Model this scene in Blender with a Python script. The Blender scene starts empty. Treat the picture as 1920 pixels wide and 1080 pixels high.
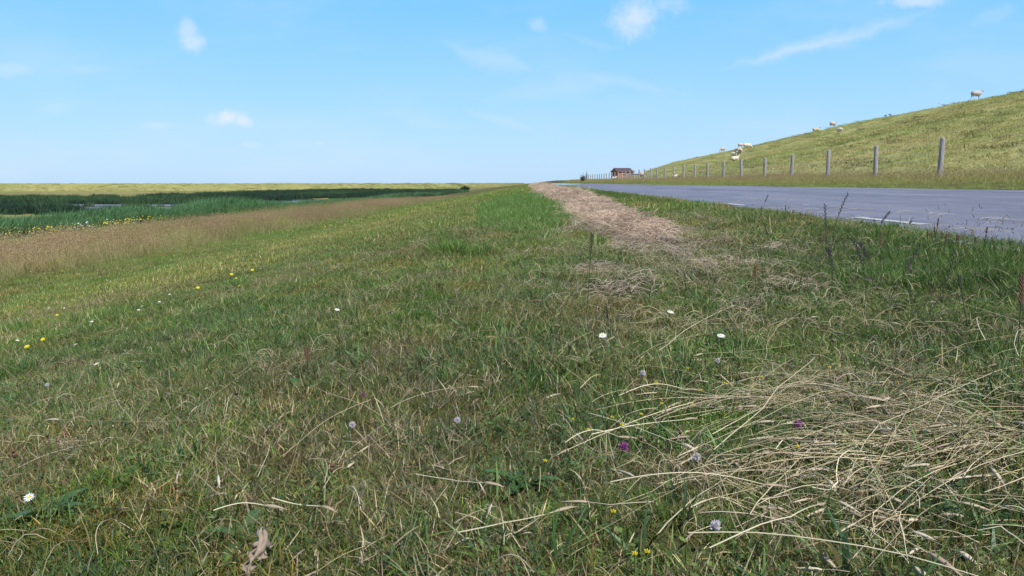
import bpy, bmesh, math, random
import numpy as np
from mathutils import Vector, Matrix, Euler

# ------------------------------------------------------------------ camera
S = bpy.context.scene
F = 1500.0 / 1920.0
PITCH = math.atan(197 / 1500.0)
YAW = math.atan(40 / 1513.0)
cam = bpy.data.cameras.new('camera')
cam.sensor_width = 36.0
cam.lens = 36.0 * F
cam.clip_start = 0.05
cam.clip_end = 6000
cam_o = bpy.data.objects.new('camera', cam)
cam_o.location = (0, 0, 0)
cam_o.rotation_euler = (math.pi / 2 - PITCH, 0, YAW)
S.collection.objects.link(cam_o)
S.camera = cam_o

# ------------------------------------------------------------------ light
SUN_EL, SUN_AZ = math.radians(55), math.radians(143)      # azimuth clockwise from +Y (right, a little behind)
S.view_settings.view_transform = 'Standard'
S.view_settings.look = 'None'
S.view_settings.exposure = 0.60
S.view_settings.gamma = 1.0
sun = bpy.data.lights.new('sun', 'SUN')
sun.energy = 4.2
sun.angle = math.radians(0.6)
sun.color = (1.0, 0.955, 0.88)
sun_o = bpy.data.objects.new('sun', sun)
d = Vector((math.sin(SUN_AZ) * math.cos(SUN_EL), math.cos(SUN_AZ) * math.cos(SUN_EL), math.sin(SUN_EL)))
sun_o.rotation_euler = d.to_track_quat('Z', 'Y').to_euler()
sun_o.location = d * 50
S.collection.objects.link(sun_o)
SKY_K = 0.125

class NT:
    """tiny node-tree helper"""
    def __init__(s, tree):
        s.t = tree; s.n = tree.nodes; s.l = tree.links
    def add(s, typ, **kw):
        n = s.n.new(typ)
        for k, v in kw.items(): setattr(n, k, v)
        return n
    def put(s, sock, v):
        if isinstance(v, bpy.types.NodeSocket): s.l.new(v, sock)
        elif v is not None: sock.default_value = v
    def math(s, op, a, b=None, c=None, clamp=False):
        n = s.add('ShaderNodeMath', operation=op, use_clamp=clamp)
        s.put(n.inputs[0], a); s.put(n.inputs[1], b); s.put(n.inputs[2], c)
        return n.outputs[0]
    def mixc(s, f, a, b, blend='MIX'):
        n = s.add('ShaderNodeMix', data_type='RGBA', blend_type=blend)
        s.put(n.inputs[0], f)
        s.put(n.inputs[6], a if isinstance(a, bpy.types.NodeSocket) else (*a, 1))
        s.put(n.inputs[7], b if isinstance(b, bpy.types.NodeSocket) else (*b, 1))
        return n.outputs[2]
    def noise(s, vec, scale, detail=4, rough=0.55, dim='3D'):
        n = s.add('ShaderNodeTexNoise', noise_dimensions=dim)
        if vec is not None: s.l.new(vec, n.inputs['Vector'])
        n.inputs['Scale'].default_value = scale
        n.inputs['Detail'].default_value = detail
        n.inputs['Roughness'].default_value = rough
        return n.outputs['Fac']
    def ramp(s, fac, stops, interp='LINEAR'):
        n = s.add('ShaderNodeValToRGB')
        n.color_ramp.interpolation = interp
        while len(stops) > len(n.color_ramp.elements): n.color_ramp.elements.new(0.5)
        for e, (p, c) in zip(n.color_ramp.elements, stops):
            e.position = p; e.color = (*c, 1) if len(c) == 3 else c
        s.l.new(fac, n.inputs[0])
        return n.outputs[0]
    def range(s, v, a, b, c=0.0, d_=1.0, smooth=False):
        n = s.add('ShaderNodeMapRange', interpolation_type='SMOOTHSTEP' if smooth else 'LINEAR')
        s.put(n.inputs[0], v)
        for i, q in zip((1, 2, 3, 4), (a, b, c, d_)): n.inputs[i].default_value = q
        return n.outputs[0]
    def mapping(s, vec, scale=(1, 1, 1), rot=(0, 0, 0), loc=(0, 0, 0)):
        n = s.add('ShaderNodeMapping')
        s.l.new(vec, n.inputs[0]); n.inputs['Scale'].default_value = scale
        n.inputs['Rotation'].default_value = rot; n.inputs['Location'].default_value = loc
        return n.outputs[0]

# ------------------------------------------------------------------ world
world = bpy.data.worlds.new('World')
S.world = world
world.use_nodes = True
world.node_tree.nodes.clear()
w = NT(world.node_tree)
sky = w.add('ShaderNodeTexSky', sky_type='NISHITA', sun_disc=False)
sky.sun_elevation = SUN_EL
sky.sun_rotation = SUN_AZ
sky.altitude = 0
sky.air_density = 1.0
sky.dust_density = 0.6
sky.ozone_density = 1.6
tc = w.add('ShaderNodeTexCoord')
sep = w.add('ShaderNodeSeparateXYZ')
w.l.new(tc.outputs['Generated'], sep.inputs[0])
yy = w.math('MAXIMUM', sep.outputs[1], 0.02)
U = w.math('DIVIDE', sep.outputs[0], yy)
V = w.math('DIVIDE', sep.outputs[2], yy)
cmb = w.add('ShaderNodeCombineXYZ')
w.l.new(U, cmb.inputs[0]); w.l.new(V, cmb.inputs[1])
UV = cmb.outputs[0]
front = w.range(sep.outputs[1], 0.02, 0.2)
nz1 = w.noise(UV, 22, 5, 0.6)
nz2 = w.noise(UV, 60, 4, 0.6)
def tangent(px, py):
    """direction of a pixel of the photograph as (x/y, z/y)"""
    v = Vector(((px - 960) / 1500.0, (540 - py) / 1500.0, -1.0))
    v.rotate(cam_o.rotation_euler)
    return v.x / v.y, v.z / v.y
def puff(px, py, a, b, rot, dens, soft=0.75):
    u0, v0 = tangent(px, py)
    du = w.math('SUBTRACT', U, u0); dv = w.math('SUBTRACT', V, v0)
    c, s_ = math.cos(rot), math.sin(rot)
    p = w.math('ADD', w.math('MULTIPLY', du, c), w.math('MULTIPLY', dv, s_))
    q = w.math('SUBTRACT', w.math('MULTIPLY', dv, c), w.math('MULTIPLY', du, s_))
    p = w.math('DIVIDE', p, a / 1500.0); q = w.math('DIVIDE', q, b / 1500.0)
    r = w.math('SQRT', w.math('ADD', w.math('MULTIPLY', p, p), w.math('MULTIPLY', q, q)))
    r = w.math('ADD', r, w.math('MULTIPLY', w.math('SUBTRACT', nz1, 0.5), 1.2))
    r = w.math('ADD', r, w.math('MULTIPLY', w.math('SUBTRACT', nz2, 0.5), 0.9))
    return w.math('MULTIPLY', w.range(r, 1.0, 1.0 - soft, 0, 1, True), dens)
cloud = None
for args in [(353, 58, 30, 28, 0.3, .42, .95), (362, 80, 34, 26, 0, .5, .95), (425, 221, 38, 24, -.05, .85, .9), (450, 225, 38, 16, -.2, .6, .9),
             (1195, 26, 72, 52, .2, .68, 1.0), (1250, 6, 56, 30, 0, .36, 1.0), (1010, 48, 24, 20, 0, .3, 1.0), (1722, -2, 75, 18, 0, .5),
             (20, 132, 60, 16, 0, .16), (295, 235, 45, 11, 0, .22), (470, 271, 24, 7, 0, .22), (600, 268, 14, 4, 0, .2),
             (1855, 30, 60, 20, .3, .14), (150, 130, 60, 14, 0, .12), (115, 203, 50, 14, 0, .12)]:
    m = puff(*args)
    cloud = m if cloud is None else w.math('MAXIMUM', cloud, m)
def streak(p0, p1, wid, dens):
    (u0, v0), (u1, v1) = tangent(*p0), tangent(*p1)
    L = math.hypot(u1 - u0, v1 - v0); c, s_ = (u1 - u0) / L, (v1 - v0) / L
    du = w.math('SUBTRACT', U, (u0 + u1) / 2); dv = w.math('SUBTRACT', V, (v0 + v1) / 2)
    p = w.math('DIVIDE', w.math('ADD', w.math('MULTIPLY', du, c), w.math('MULTIPLY', dv, s_)), L / 2)
    q = w.math('DIVIDE', w.math('SUBTRACT', w.math('MULTIPLY', dv, c), w.math('MULTIPLY', du, s_)), wid / 1500.0)
    r = w.math('ADD', w.math('POWER', w.math('ABSOLUTE', p), 2.0), w.math('ABSOLUTE', w.math('ADD', q, w.math('MULTIPLY', w.math('SUBTRACT', nz1, .5), 2.2))))
    return w.math('MULTIPLY', w.range(r, 1.15, 0.0, 0, 1, True), dens)
for args in [((1340, 135), (1760, 20), 20, .30), ((1380, 120), (1640, 60), 9, .14), ((820, 78), (1010, 140), 26, .22), ((860, 205), (1020, 250), 14, .16),
             ((1060, 130), (1270, 175), 16, .14), ((860, 190), (1180, 150), 30, .12), ((700, 210), (900, 240), 20, .10), ((1040, 60), (1180, 100), 10, .10)]:
    cloud = w.math('ADD', cloud, streak(*args), clamp=True)
# very thin high veil, broader lower down
mp = w.mapping(UV, (2.2, 7.0, 1))
veil = w.range(w.noise(mp, 1.6, 5, .6), .42, .8, 0, .20, True)
cloud = w.math('ADD', cloud, veil, clamp=True)
cloud = w.math('MULTIPLY', cloud, front)
clear = w.ramp(w.math('MAXIMUM', sep.outputs[2], 0), [(0, (2.45, 3.75, 5.3)), (.10, (1.75, 3.55, 5.5)), (.22, (.98, 3.15, 5.4)), (.6, (.55, 1.35, 2.9)), (1, (.35, .8, 1.9))])
tinted = w.mixc(.85, sky.outputs[0], clear)
col = w.mixc(cloud, tinted, (4.3, 4.7, 5.9))
bg = w.add('ShaderNodeBackground')
w.l.new(col, bg.inputs[0]); bg.inputs[1].default_value = SKY_K
wo = w.add('ShaderNodeOutputWorld')
w.l.new(bg.outputs[0], wo.inputs[0])

S.cycles.max_bounces = 6
S.cycles.diffuse_bounces = 3
S.cycles.transparent_max_bounces = 8
random.seed(5)
RNG = np.random.default_rng(11)

# ------------------------------------------------------------------ helpers
def link(o): S.collection.objects.link(o); return o
def tag(o, label=None, cat=None, group=None, kind=None):
    if label: o['label'] = label
    if cat: o['category'] = cat
    if group: o['group'] = group
    if kind: o['kind'] = kind
    return o
def empty(name, loc, rz=0):
    o = bpy.data.objects.new(name, None); o.empty_display_size = 0.1
    o.location = loc; o.rotation_euler = (0, 0, rz)
    return link(o)
def mesh_obj(name, V_, F_, mat=None, parent=None, smooth=False):
    me = bpy.data.meshes.new(name)
    me.from_pydata([tuple(v) for v in V_], [], [tuple(f) for f in F_])
    if mat: me.materials.append(mat)
    if smooth: me.polygons.foreach_set('use_smooth', [True] * len(me.polygons))
    o = link(bpy.data.objects.new(name, me))
    if parent: o.parent = parent
    return o
def hash2(ix, iy, seed):
    h = (ix.astype(np.int64) * 374761393 + iy.astype(np.int64) * 668265263 + seed * 1442695041) & 0xFFFFFFFF
    h = ((h ^ (h >> 13)) * 1274126177) & 0xFFFFFFFF
    h = (h ^ (h >> 16)) & 0xFFFFFFFF
    return h / 4294967295.0
def vn(x, y, size, seed=0):
    """value noise 0..1"""
    x = np.asarray(x, float) / size; y = np.asarray(y, float) / size
    ix = np.floor(x); iy = np.floor(y); fx = x - ix; fy = y - iy
    fx = fx * fx * (3 - 2 * fx); fy = fy * fy * (3 - 2 * fy)
    a = hash2(ix, iy, seed); b = hash2(ix + 1, iy, seed); c = hash2(ix, iy + 1, seed); d_ = hash2(ix + 1, iy + 1, seed)
    return (a * (1 - fx) + b * fx) * (1 - fy) + (c * (1 - fx) + d_ * fx) * fy
def fbm(x, y, size, seed=0, o=4):
    t = 0; a = 1; s_ = 0
    for i in range(o):
        t = t + a * vn(x, y, size / 2 ** i, seed + i * 7); s_ += a; a *= .55
    return t / s_

# ------------------------------------------------------------------ terrain
RX0, RX1 = 1.98, 6.72                                        # road edges
PX = [-500, -22, -17, -12, -8.5, -6.7, -3.0, -.7, 0, .7, 1.3, 1.75, RX0, RX1, 7.6, 9.0, 10.6, 11.6]
PZ = [-2.1, -2.1, -2.05, -1.93, -1.72, -1.55, -.93, -.49, -.43, -.395, -.345, -.285, -.248, -.11, -.08, -.01, .06, .14]
XT = np.linspace(-60, 12, 1441)
_z = np.interp(XT, PX, PZ)
_k = np.hanning(9); _k /= _k.sum()
ZT = np.convolve(np.pad(_z, 4, 'edge'), _k, 'valid')
DY = [0, 110, 150, 184, 280, 420, 900, 1400]
def d_toe(Y): return np.interp(Y, DY, [11.6, 11.6, 17, 23, 35, 53, 112, 175])
def d_crest(Y): return np.interp(Y, DY, [44, 44, 46.5, 49, 49.5, 57, 113.5, 176.5])
def d_top(Y): return np.interp(Y, DY, [8.2, 8.2, 8.2, 8.2, 7.5, 5.9, 3.0, 2.0])
def Hf(X, Y):
    X = np.asarray(X, float); Y = np.asarray(Y, float)
    z = np.interp(X, XT, ZT)
    rise = .0028 * np.clip(Y - 21, 0, 400)
    z = z + rise * np.clip((X - 7.2) / 3.0, 0, 1)
    # sea dike on the right
    toe, cr, ht = d_toe(Y), d_crest(Y), d_top(Y)
    zt = .14 + rise
    prof = zt + (ht - zt) * np.clip((X - toe) / (cr - toe), 0, 1)
    over = np.clip(X - (cr + .8), 0, 4) * .05 + np.clip(X - (cr + 4), 0, 24) * ht / 25
    dk = prof - over
    dk = dk + (fbm(X, Y, 6.0, 3, 3) - .5) * .35 * np.clip((X - toe) / 3, 0, 1)
    z = np.where(X > 11.6, dk, z)
    # small bumps of the turf, none under the road
    off = np.clip(np.maximum(RX0 - .05 - X, X - RX1 - .05) / .3, 0, 1)
    z = z + off * ((vn(X, Y, .45, 1) - .5) * .045 + (vn(X, Y, 1.6, 2) - .5) * .05 * np.clip(Y / 3, .3, 1))
    inr = (X > RX0 - .02) & (X < RX1 + .02)
    z = np.where(inr, z - .03, z)
    return z
def road_z(X):
    return -.3123 + .0311 * X
def ray(px, py):
    v = Vector(((px - 960) / 1500.0, (540 - py) / 1500.0, -1.0))
    v.rotate(cam_o.rotation_euler)
    return v
def at(px, py, h=0.0):
    """the point of the terrain seen at a pixel of the photograph"""
    v = ray(px, py)
    ts = np.concatenate([np.linspace(.3, 6, 1500), np.geomspace(6, 900, 4000)])
    P = np.outer(ts, np.array(v))
    below = P[:, 2] < Hf(P[:, 0], P[:, 1]) + h
    i = int(np.argmax(below)) if below.any() else len(ts) - 1
    return Vector(P[i])
def nonuni(a, b, pts):
    r = [a]
    while r[-1] < b:
        r.append(r[-1] + np.interp(abs(r[-1]), *pts))
    r[-1] = b
    return np.array(r)
def grid(name, xs, ys, zf, mat):
    XX, YY = np.meshgrid(xs, ys)
    ZZ = zf(XX, YY)
    n, m = len(ys), len(xs)
    co = np.stack([XX, YY, ZZ], -1).reshape(-1, 3)
    i = np.arange(n - 1)[:, None] * m + np.arange(m - 1)[None, :]
    q = np.stack([i, i + 1, i + m + 1, i + m], -1).reshape(-1, 4)
    me = bpy.data.meshes.new(name)
    me.vertices.add(len(co)); me.vertices.foreach_set('co', co.ravel())
    me.loops.add(q.size); me.loops.foreach_set('vertex_index', q.ravel())
    me.polygons.add(len(q)); me.polygons.foreach_set('loop_start', np.arange(len(q)) * 4)
    me.polygons.foreach_set('use_smooth', [True] * len(q))
    me.update(); me.validate()
    me.materials.append(mat)
    return link(bpy.data.objects.new(name, me))

# ------------------------------------------------------------------ materials
def new_mat(name):
    m = bpy.data.materials.new(name); m.use_nodes = True
    m.node_tree.nodes.clear()
    t = NT(m.node_tree)
    o = t.add('ShaderNodeOutputMaterial')
    b = t.add('ShaderNodeBsdfPrincipled')
    t.l.new(b.outputs[0], o.inputs[0])
    return m, t, b, o
def bump(t, b, h, dist, strength=1.0):
    n = t.add('ShaderNodeBump'); n.inputs['Distance'].default_value = dist; n.inputs['Strength'].default_value = strength
    t.l.new(h, n.inputs['Height']); t.l.new(n.outputs[0], b.inputs['Normal'])
def pos(t):
    return t.add('ShaderNodeNewGeometry').outputs['Position']

def mat_ground():
    m, t, b, o = new_mat('turf_soil')
    p = pos(t)
    a = t.noise(p, 1.3, 6, .65); c = t.noise(p, 40, 5, .7)
    base = t.ramp(a, [(.3, (.040, .055, .016)), (.5, (.070, .070, .028)), (.7, (.115, .092, .048))])
    fine = t.ramp(c, [(.3, (.45, .45, .42)), (.7, (1.35, 1.3, 1.2))])
    t.put(b.inputs['Base Color'], t.mixc(1, base, fine, 'MULTIPLY'))
    b.inputs['Roughness'].default_value = .95; b.inputs['Specular IOR Level'].default_value = .1
    bump(t, b, c, .02)
    return m
def mat_grassy(name, stops, s1=.25, s2=6, streaks=None):
    m, t, b, o = new_mat(name)
    p = pos(t)
    a = t.noise(p, s1, 6, .65); c = t.noise(p, s2, 6, .75)
    base = t.ramp(a, stops)
    fine = t.ramp(c, [(.3, (.55, .55, .55)), (.7, (1.4, 1.4, 1.35))])
    t.put(b.inputs['Base Color'], t.mixc(1, base, fine, 'MULTIPLY'))
    b.inputs['Roughness'].default_value = .95; b.inputs['Specular IOR Level'].default_value = .1
    bump(t, b, c, .12)
    return m
def mat_road():
    m, t, b, o = new_mat('asphalt')
    p = pos(t)
    agg = t.noise(p, 260, 3, .7); big = t.noise(p, .7, 5, .6)
    lane = t.noise(t.mapping(p, (1.6, .06, 1)), 1.0, 4, .55)
    col = t.ramp(agg, [(.25, (.075, .080, .122)), (.5, (.133, .138, .178)), (.75, (.215, .22, .30))])
    col = t.mixc(1, col, t.ramp(big, [(.3, (.88, .88, .88)), (.7, (1.1, 1.1, 1.1))]), 'MULTIPLY')
    col = t.mixc(1, col, t.ramp(lane, [(.35, (.86, .86, .88)), (.65, (1.12, 1.12, 1.1))]), 'MULTIPLY')
    vo = t.add('ShaderNodeTexVoronoi', feature='DISTANCE_TO_EDGE'); vo.inputs['Scale'].default_value = .9
    wob = t.add('ShaderNodeVectorMath', operation='ADD'); t.l.new(t.mapping(p, (.8, .35, 1)), wob.inputs[0])
    nn = t.add('ShaderNodeTexNoise'); nn.inputs['Scale'].default_value = 2.2; nn.inputs['Detail'].default_value = 6; t.l.new(p, nn.inputs['Vector']); t.l.new(nn.outputs['Color'], wob.inputs[1])
    t.l.new(wob.outputs[0], vo.inputs['Vector'])
    crack = t.math('MULTIPLY', t.range(vo.outputs['Distance'], .004, .012, 1, 0), t.range(big, .45, .6, 0, .55))
    col = t.mixc(crack, col, (.03, .03, .035))
    patch = t.noise(t.mapping(p, (1.1, .16, 1), loc=(3, 7, 0)), 1.3, 5, .7)
    col = t.mixc(1, col, t.ramp(patch, [(.36, (.80, .81, .84)), (.48, (1, 1, 1)), (.66, (1.14, 1.13, 1.1))]), 'MULTIPLY')
    t.put(b.inputs['Base Color'], col)
    b.inputs['Roughness'].default_value = .75; b.inputs['Specular IOR Level'].default_value = .28
    bump(t, b, agg, .004, .8)
    return m
def mat_simple(name, c, rough=.7, var=.25, scale=30, spec=.3, sss=None, trans=0):
    m, t, b, o = new_mat(name)
    tcn = t.add('ShaderNodeTexCoord').outputs['Object']
    n = t.noise(tcn, scale, 5, .65)
    col = t.mixc(n, tuple(x * (1 - var) for x in c), tuple(min(1, x * (1 + var)) for x in c))
    t.put(b.inputs['Base Color'], col)
    b.inputs['Roughness'].default_value = rough; b.inputs['Specular IOR Level'].default_value = spec
    if trans:
        tr = t.add('ShaderNodeBsdfTranslucent'); t.l.new(col, tr.inputs[0])
        mx = t.add('ShaderNodeMixShader'); mx.inputs[0].default_value = trans
        t.l.new(b.outputs[0], mx.inputs[1]); t.l.new(tr.outputs[0], mx.inputs[2]); t.l.new(mx.outputs[0], o.inputs[0])
    return m
def mat_blade(name='leaf_blades', trans=.33, rough=.5, spec=.35):
    m, t, b, o = new_mat(name)
    a = t.add('ShaderNodeAttribute', attribute_name='col', attribute_type='GEOMETRY')
    i = t.add('ShaderNodeAttribute', attribute_name='tint', attribute_type='INSTANCER')
    col = t.mixc(1, a.outputs['Color'], i.outputs['Color'], 'MULTIPLY')
    t.put(b.inputs['Base Color'], col)
    b.inputs['Roughness'].default_value = rough; b.inputs['Specular IOR Level'].default_value = spec
    tr = t.add('ShaderNodeBsdfTranslucent'); t.l.new(col, tr.inputs[0])
    mx = t.add('ShaderNodeMixShader'); mx.inputs[0].default_value = trans
    t.l.new(b.outputs[0], mx.inputs[1]); t.l.new(tr.outputs[0], mx.inputs[2]); t.l.new(mx.outputs[0], o.inputs[0])
    return m
def mat_colattr(name, rough=.6, trans=.15, spec=.3):
    m, t, b, o = new_mat(name)
    a = t.add('ShaderNodeAttribute', attribute_name='col', attribute_type='GEOMETRY')
    col = a.outputs['Color']
    t.put(b.inputs['Base Color'], col)
    b.inputs['Roughness'].default_value = rough; b.inputs['Specular IOR Level'].default_value = spec
    tr = t.add('ShaderNodeBsdfTranslucent'); t.l.new(col, tr.inputs[0])
    mx = t.add('ShaderNodeMixShader'); mx.inputs[0].default_value = trans
    t.l.new(b.outputs[0], mx.inputs[1]); t.l.new(tr.outputs[0], mx.inputs[2]); t.l.new(mx.outputs[0], o.inputs[0])
    return m
M_soil = mat_ground()
M_marsh = mat_grassy('marsh_floor', [(.3, (.045, .06, .02)), (.55, (.10, .095, .04)), (.75, (.15, .13, .05))])
M_dike = mat_grassy('dike_turf', [(.25, (.19, .21, .07)), (.5, (.27, .26, .10)), (.75, (.34, .30, .13))], .12, 3)
M_road = mat_road()
M_blade = mat_blade()
M_straw = mat_colattr('dry_straw', .55, .18, .35)

# ------------------------------------------------------------------ setting
xs = -nonuni(0, 500, ([0, 4, 12, 40, 200, 500], [.07, .12, .5, 3, 20, 60]))[::-1]
xs = np.concatenate([xs + 0.0, nonuni(0, 11.6, ([0, 12], [.07, .12]))[1:]])
xs = np.concatenate([np.array([-2200, -1200.]), xs])
ys = np.concatenate([-nonuni(0, 60, ([0, 4, 60], [.12, .4, 8]))[::-1], nonuni(0, 3000, ([0, 5, 15, 60, 300, 3000], [.07, .10, .35, 2, 12, 150]))[1:]])
ground = tag(grid('ground', xs, ys, Hf, M_soil), kind='structure')
mm, t, b, o = new_mat('turf_and_marsh')
# turf near the road, marsh floor farther left: one material mixed by place
p = pos(t)
sx = t.add('ShaderNodeSeparateXYZ'); t.l.new(p, sx.inputs[0])
a = t.noise(p, 1.3, 6, .65); c = t.noise(p, 45, 5, .7); big = t.noise(p, .05, 5, .6)
near = t.ramp(a, [(.3, (.045, .058, .018)), (.5, (.085, .080, .034)), (.7, (.15, .118, .062))])
far = t.ramp(big, [(.3, (.13, .14, .05)), (.5, (.20, .19, .075)), (.7, (.26, .23, .10))])
f = t.range(t.math('ADD', sx.outputs[0], t.math('MULTIPLY', t.math('SUBTRACT', big, .5), 12)), -14, -24)
colr = t.mixc(f, near, far)
colr = t.mixc(1, colr, t.ramp(c, [(.3, (.5, .5, .47)), (.7, (1.4, 1.35, 1.25))]), 'MULTIPLY')
t.put(b.inputs['Base Color'], colr)
b.inputs['Roughness'].default_value = .95; b.inputs['Specular IOR Level'].default_value = .1
bump(t, b, c, .02)
ground.data.materials[0] = mm

xs = 11.6 + nonuni(0, 330, ([0, 35, 60, 330], [.5, .7, 6, 40]))
ys = nonuni(-60, 1400, ([0, 60, 150, 400, 1400], [1.0, 1.2, 3, 12, 60]))
dike = tag(grid('dike', xs, ys, Hf, M_dike), kind='structure')

ys = np.concatenate([[-60, -30, -10], nonuni(0, 900, ([0, 20, 900], [1, 2, 40]))])
road = tag(grid('road', np.linspace(RX0 - .14, RX1 + .1, 12), ys, lambda X, Y: road_z(X) + 0 * Y, M_road), kind='structure')

# ------------------------------------------------------------------ clump meshes for the stuff
def write_mesh(name, co, tris, col, mat):
    me = bpy.data.meshes.new(name)
    me.vertices.add(len(co)); me.vertices.foreach_set('co', np.asarray(co, float).ravel())
    me.loops.add(tris.size); me.loops.foreach_set('vertex_index', tris.ravel())
    me.polygons.add(len(tris)); me.polygons.foreach_set('loop_start', np.arange(len(tris)) * 3)
    me.update()
    at_ = me.attributes.new('col', 'FLOAT_COLOR', 'POINT')
    at_.data.foreach_set('color', np.concatenate([col, np.ones((len(col), 1))], 1).astype(np.float32).ravel())
    me.polygons.foreach_set('use_smooth', [True] * len(tris))
    me.materials.append(mat)
    return me
def blades(n, rad, h, wd, lean, curl, pal, rng, wind=(0, 0), seg=4, base_z=-.004, heads=None, dark_base=.35, var=(.6, 1.45)):
    """n curved tapering blades; pal = [(weight, rgb), ...]; heads = (fraction, length, width, rgb)"""
    wts = np.array([q[0] for q in pal], float); wts /= wts.sum()
    cs = np.array([q[1] for q in pal])
    r = rad * np.sqrt(rng.random(n)); th = rng.random(n) * 2 * np.pi
    bx, by = r * np.cos(th), r * np.sin(th)
    hh = rng.uniform(h[0], h[1], n)
    az = rng.random(n) * 2 * np.pi
    ln = rng.uniform(lean[0], lean[1], n)
    cu = rng.uniform(curl[0], curl[1], n)
    ci = rng.choice(len(pal), n, p=wts)
    colb = cs[ci] * rng.uniform(*var, (n, 1)) * rng.uniform(.93, 1.07, (n, 3))
    ww = rng.uniform(wd[0], wd[1], n)
    faz = rng.random(n) * 2 * np.pi
    V_, C_, T_ = [], [], []
    for i in range(n):
        x, y, z = bx[i], by[i], base_z
        ang = ln[i]; L = hh[i] / seg
        dx, dy = math.cos(az[i]), math.sin(az[i])
        sx_, sy_ = math.cos(faz[i]), math.sin(faz[i])
        base = len(V_)
        for k in range(seg + 1):
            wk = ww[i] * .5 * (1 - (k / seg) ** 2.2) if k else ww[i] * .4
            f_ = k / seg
            cc = colb[i] * (1 - dark_base * (1 - f_)) if dark_base > 0 else colb[i]  # blade colour gets darker towards the base
            if k < seg:
                V_.append((x - sx_ * wk, y - sy_ * wk, z)); V_.append((x + sx_ * wk, y + sy_ * wk, z)); C_ += [cc, cc]
            else:
                V_.append((x, y, z)); C_.append(cc)
            x += (dx * math.sin(ang) + wind[0] * f_) * L; y += (dy * math.sin(ang) + wind[1] * f_) * L; z += math.cos(ang) * L
            z = max(z, .002)
            ang += cu[i] / seg
        for k in range(seg - 1):
            a_ = base + 2 * k
            T_ += [(a_, a_ + 1, a_ + 3), (a_, a_ + 3, a_ + 2)]
        a_ = base + 2 * (seg - 1); T_.append((a_, a_ + 1, a_ + 2))
        if heads and rng.random() < heads[0]:
            hl, hw, hc = heads[1] * rng.uniform(.7, 1.2), heads[2], np.array(heads[3]) * rng.uniform(.7, 1.3)
            tip = np.array([x, y, z]); dr = np.array([dx * math.sin(ang), dy * math.sin(ang), math.cos(ang)])
            s1 = np.cross(dr, [0.3, .2, 1.0]); s1 /= np.linalg.norm(s1) + 1e-9; s2 = np.cross(dr, s1)
            b0 = len(V_); m0 = tip + dr * hl * .4
            for q_ in (tip, m0 + s1 * hw, m0 + s2 * hw, m0 - s1 * hw, m0 - s2 * hw, tip + dr * hl): V_.append(tuple(q_)); C_.append(hc)
            for a1, a2 in ((1, 2), (2, 3), (3, 4), (4, 1)): T_ += [(b0, b0 + a1, b0 + a2), (b0 + 5, b0 + a2, b0 + a1)]
    return np.array(V_), np.array(T_), np.array(C_)
def broad_leaves(n, rad, size, pal, rng):
    """small rosette leaves: clover and plantain"""
    V_, C_, T_ = [], [], []
    for i in range(n):
        r = rad * math.sqrt(rng.random()); th = rng.random() * 6.283
        c0 = np.array([r * math.cos(th), r * math.sin(th), rng.uniform(.01, .03)])
        az = rng.random() * 6.283; el = rng.uniform(.1, .9); L = rng.uniform(*size)
        d_ = np.array([math.cos(az) * math.cos(el), math.sin(az) * math.cos(el), math.sin(el)])
        s_ = np.array([-math.sin(az), math.cos(az), rng.uniform(-.3, .3)])
        W = L * rng.uniform(.25, .6)
        c = np.array(pal[rng.integers(len(pal))]) * rng.uniform(.75, 1.25)
        b0 = len(V_)
        prof = [(0, .1), (.3, .8), (.6, 1), (.85, .6), (1, 0)]
        for k, (f_, w_) in enumerate(prof):
            up = np.array([0, 0, -L * .25 * f_ * f_])
            q = c0 + d_ * L * f_ + up
            V_ += [tuple(q - s_ * W * w_ * .5), tuple(q + s_ * W * w_ * .5)]; C_ += [c, c]
        for k in range(4):
            a_ = b0 + 2 * k; T_ += [(a_, a_ + 1, a_ + 3), (a_, a_ + 3, a_ + 2)]
    return np.array(V_), np.array(T_), np.array(C_)
def join(parts):
    V_, T_, C_ = [], [], []; n = 0
    for v, t_, c in parts:
        V_.append(v); T_.append(t_ + n); C_.append(c); n += len(v)
    return np.concatenate(V_), np.concatenate(T_), np.concatenate(C_)

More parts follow.
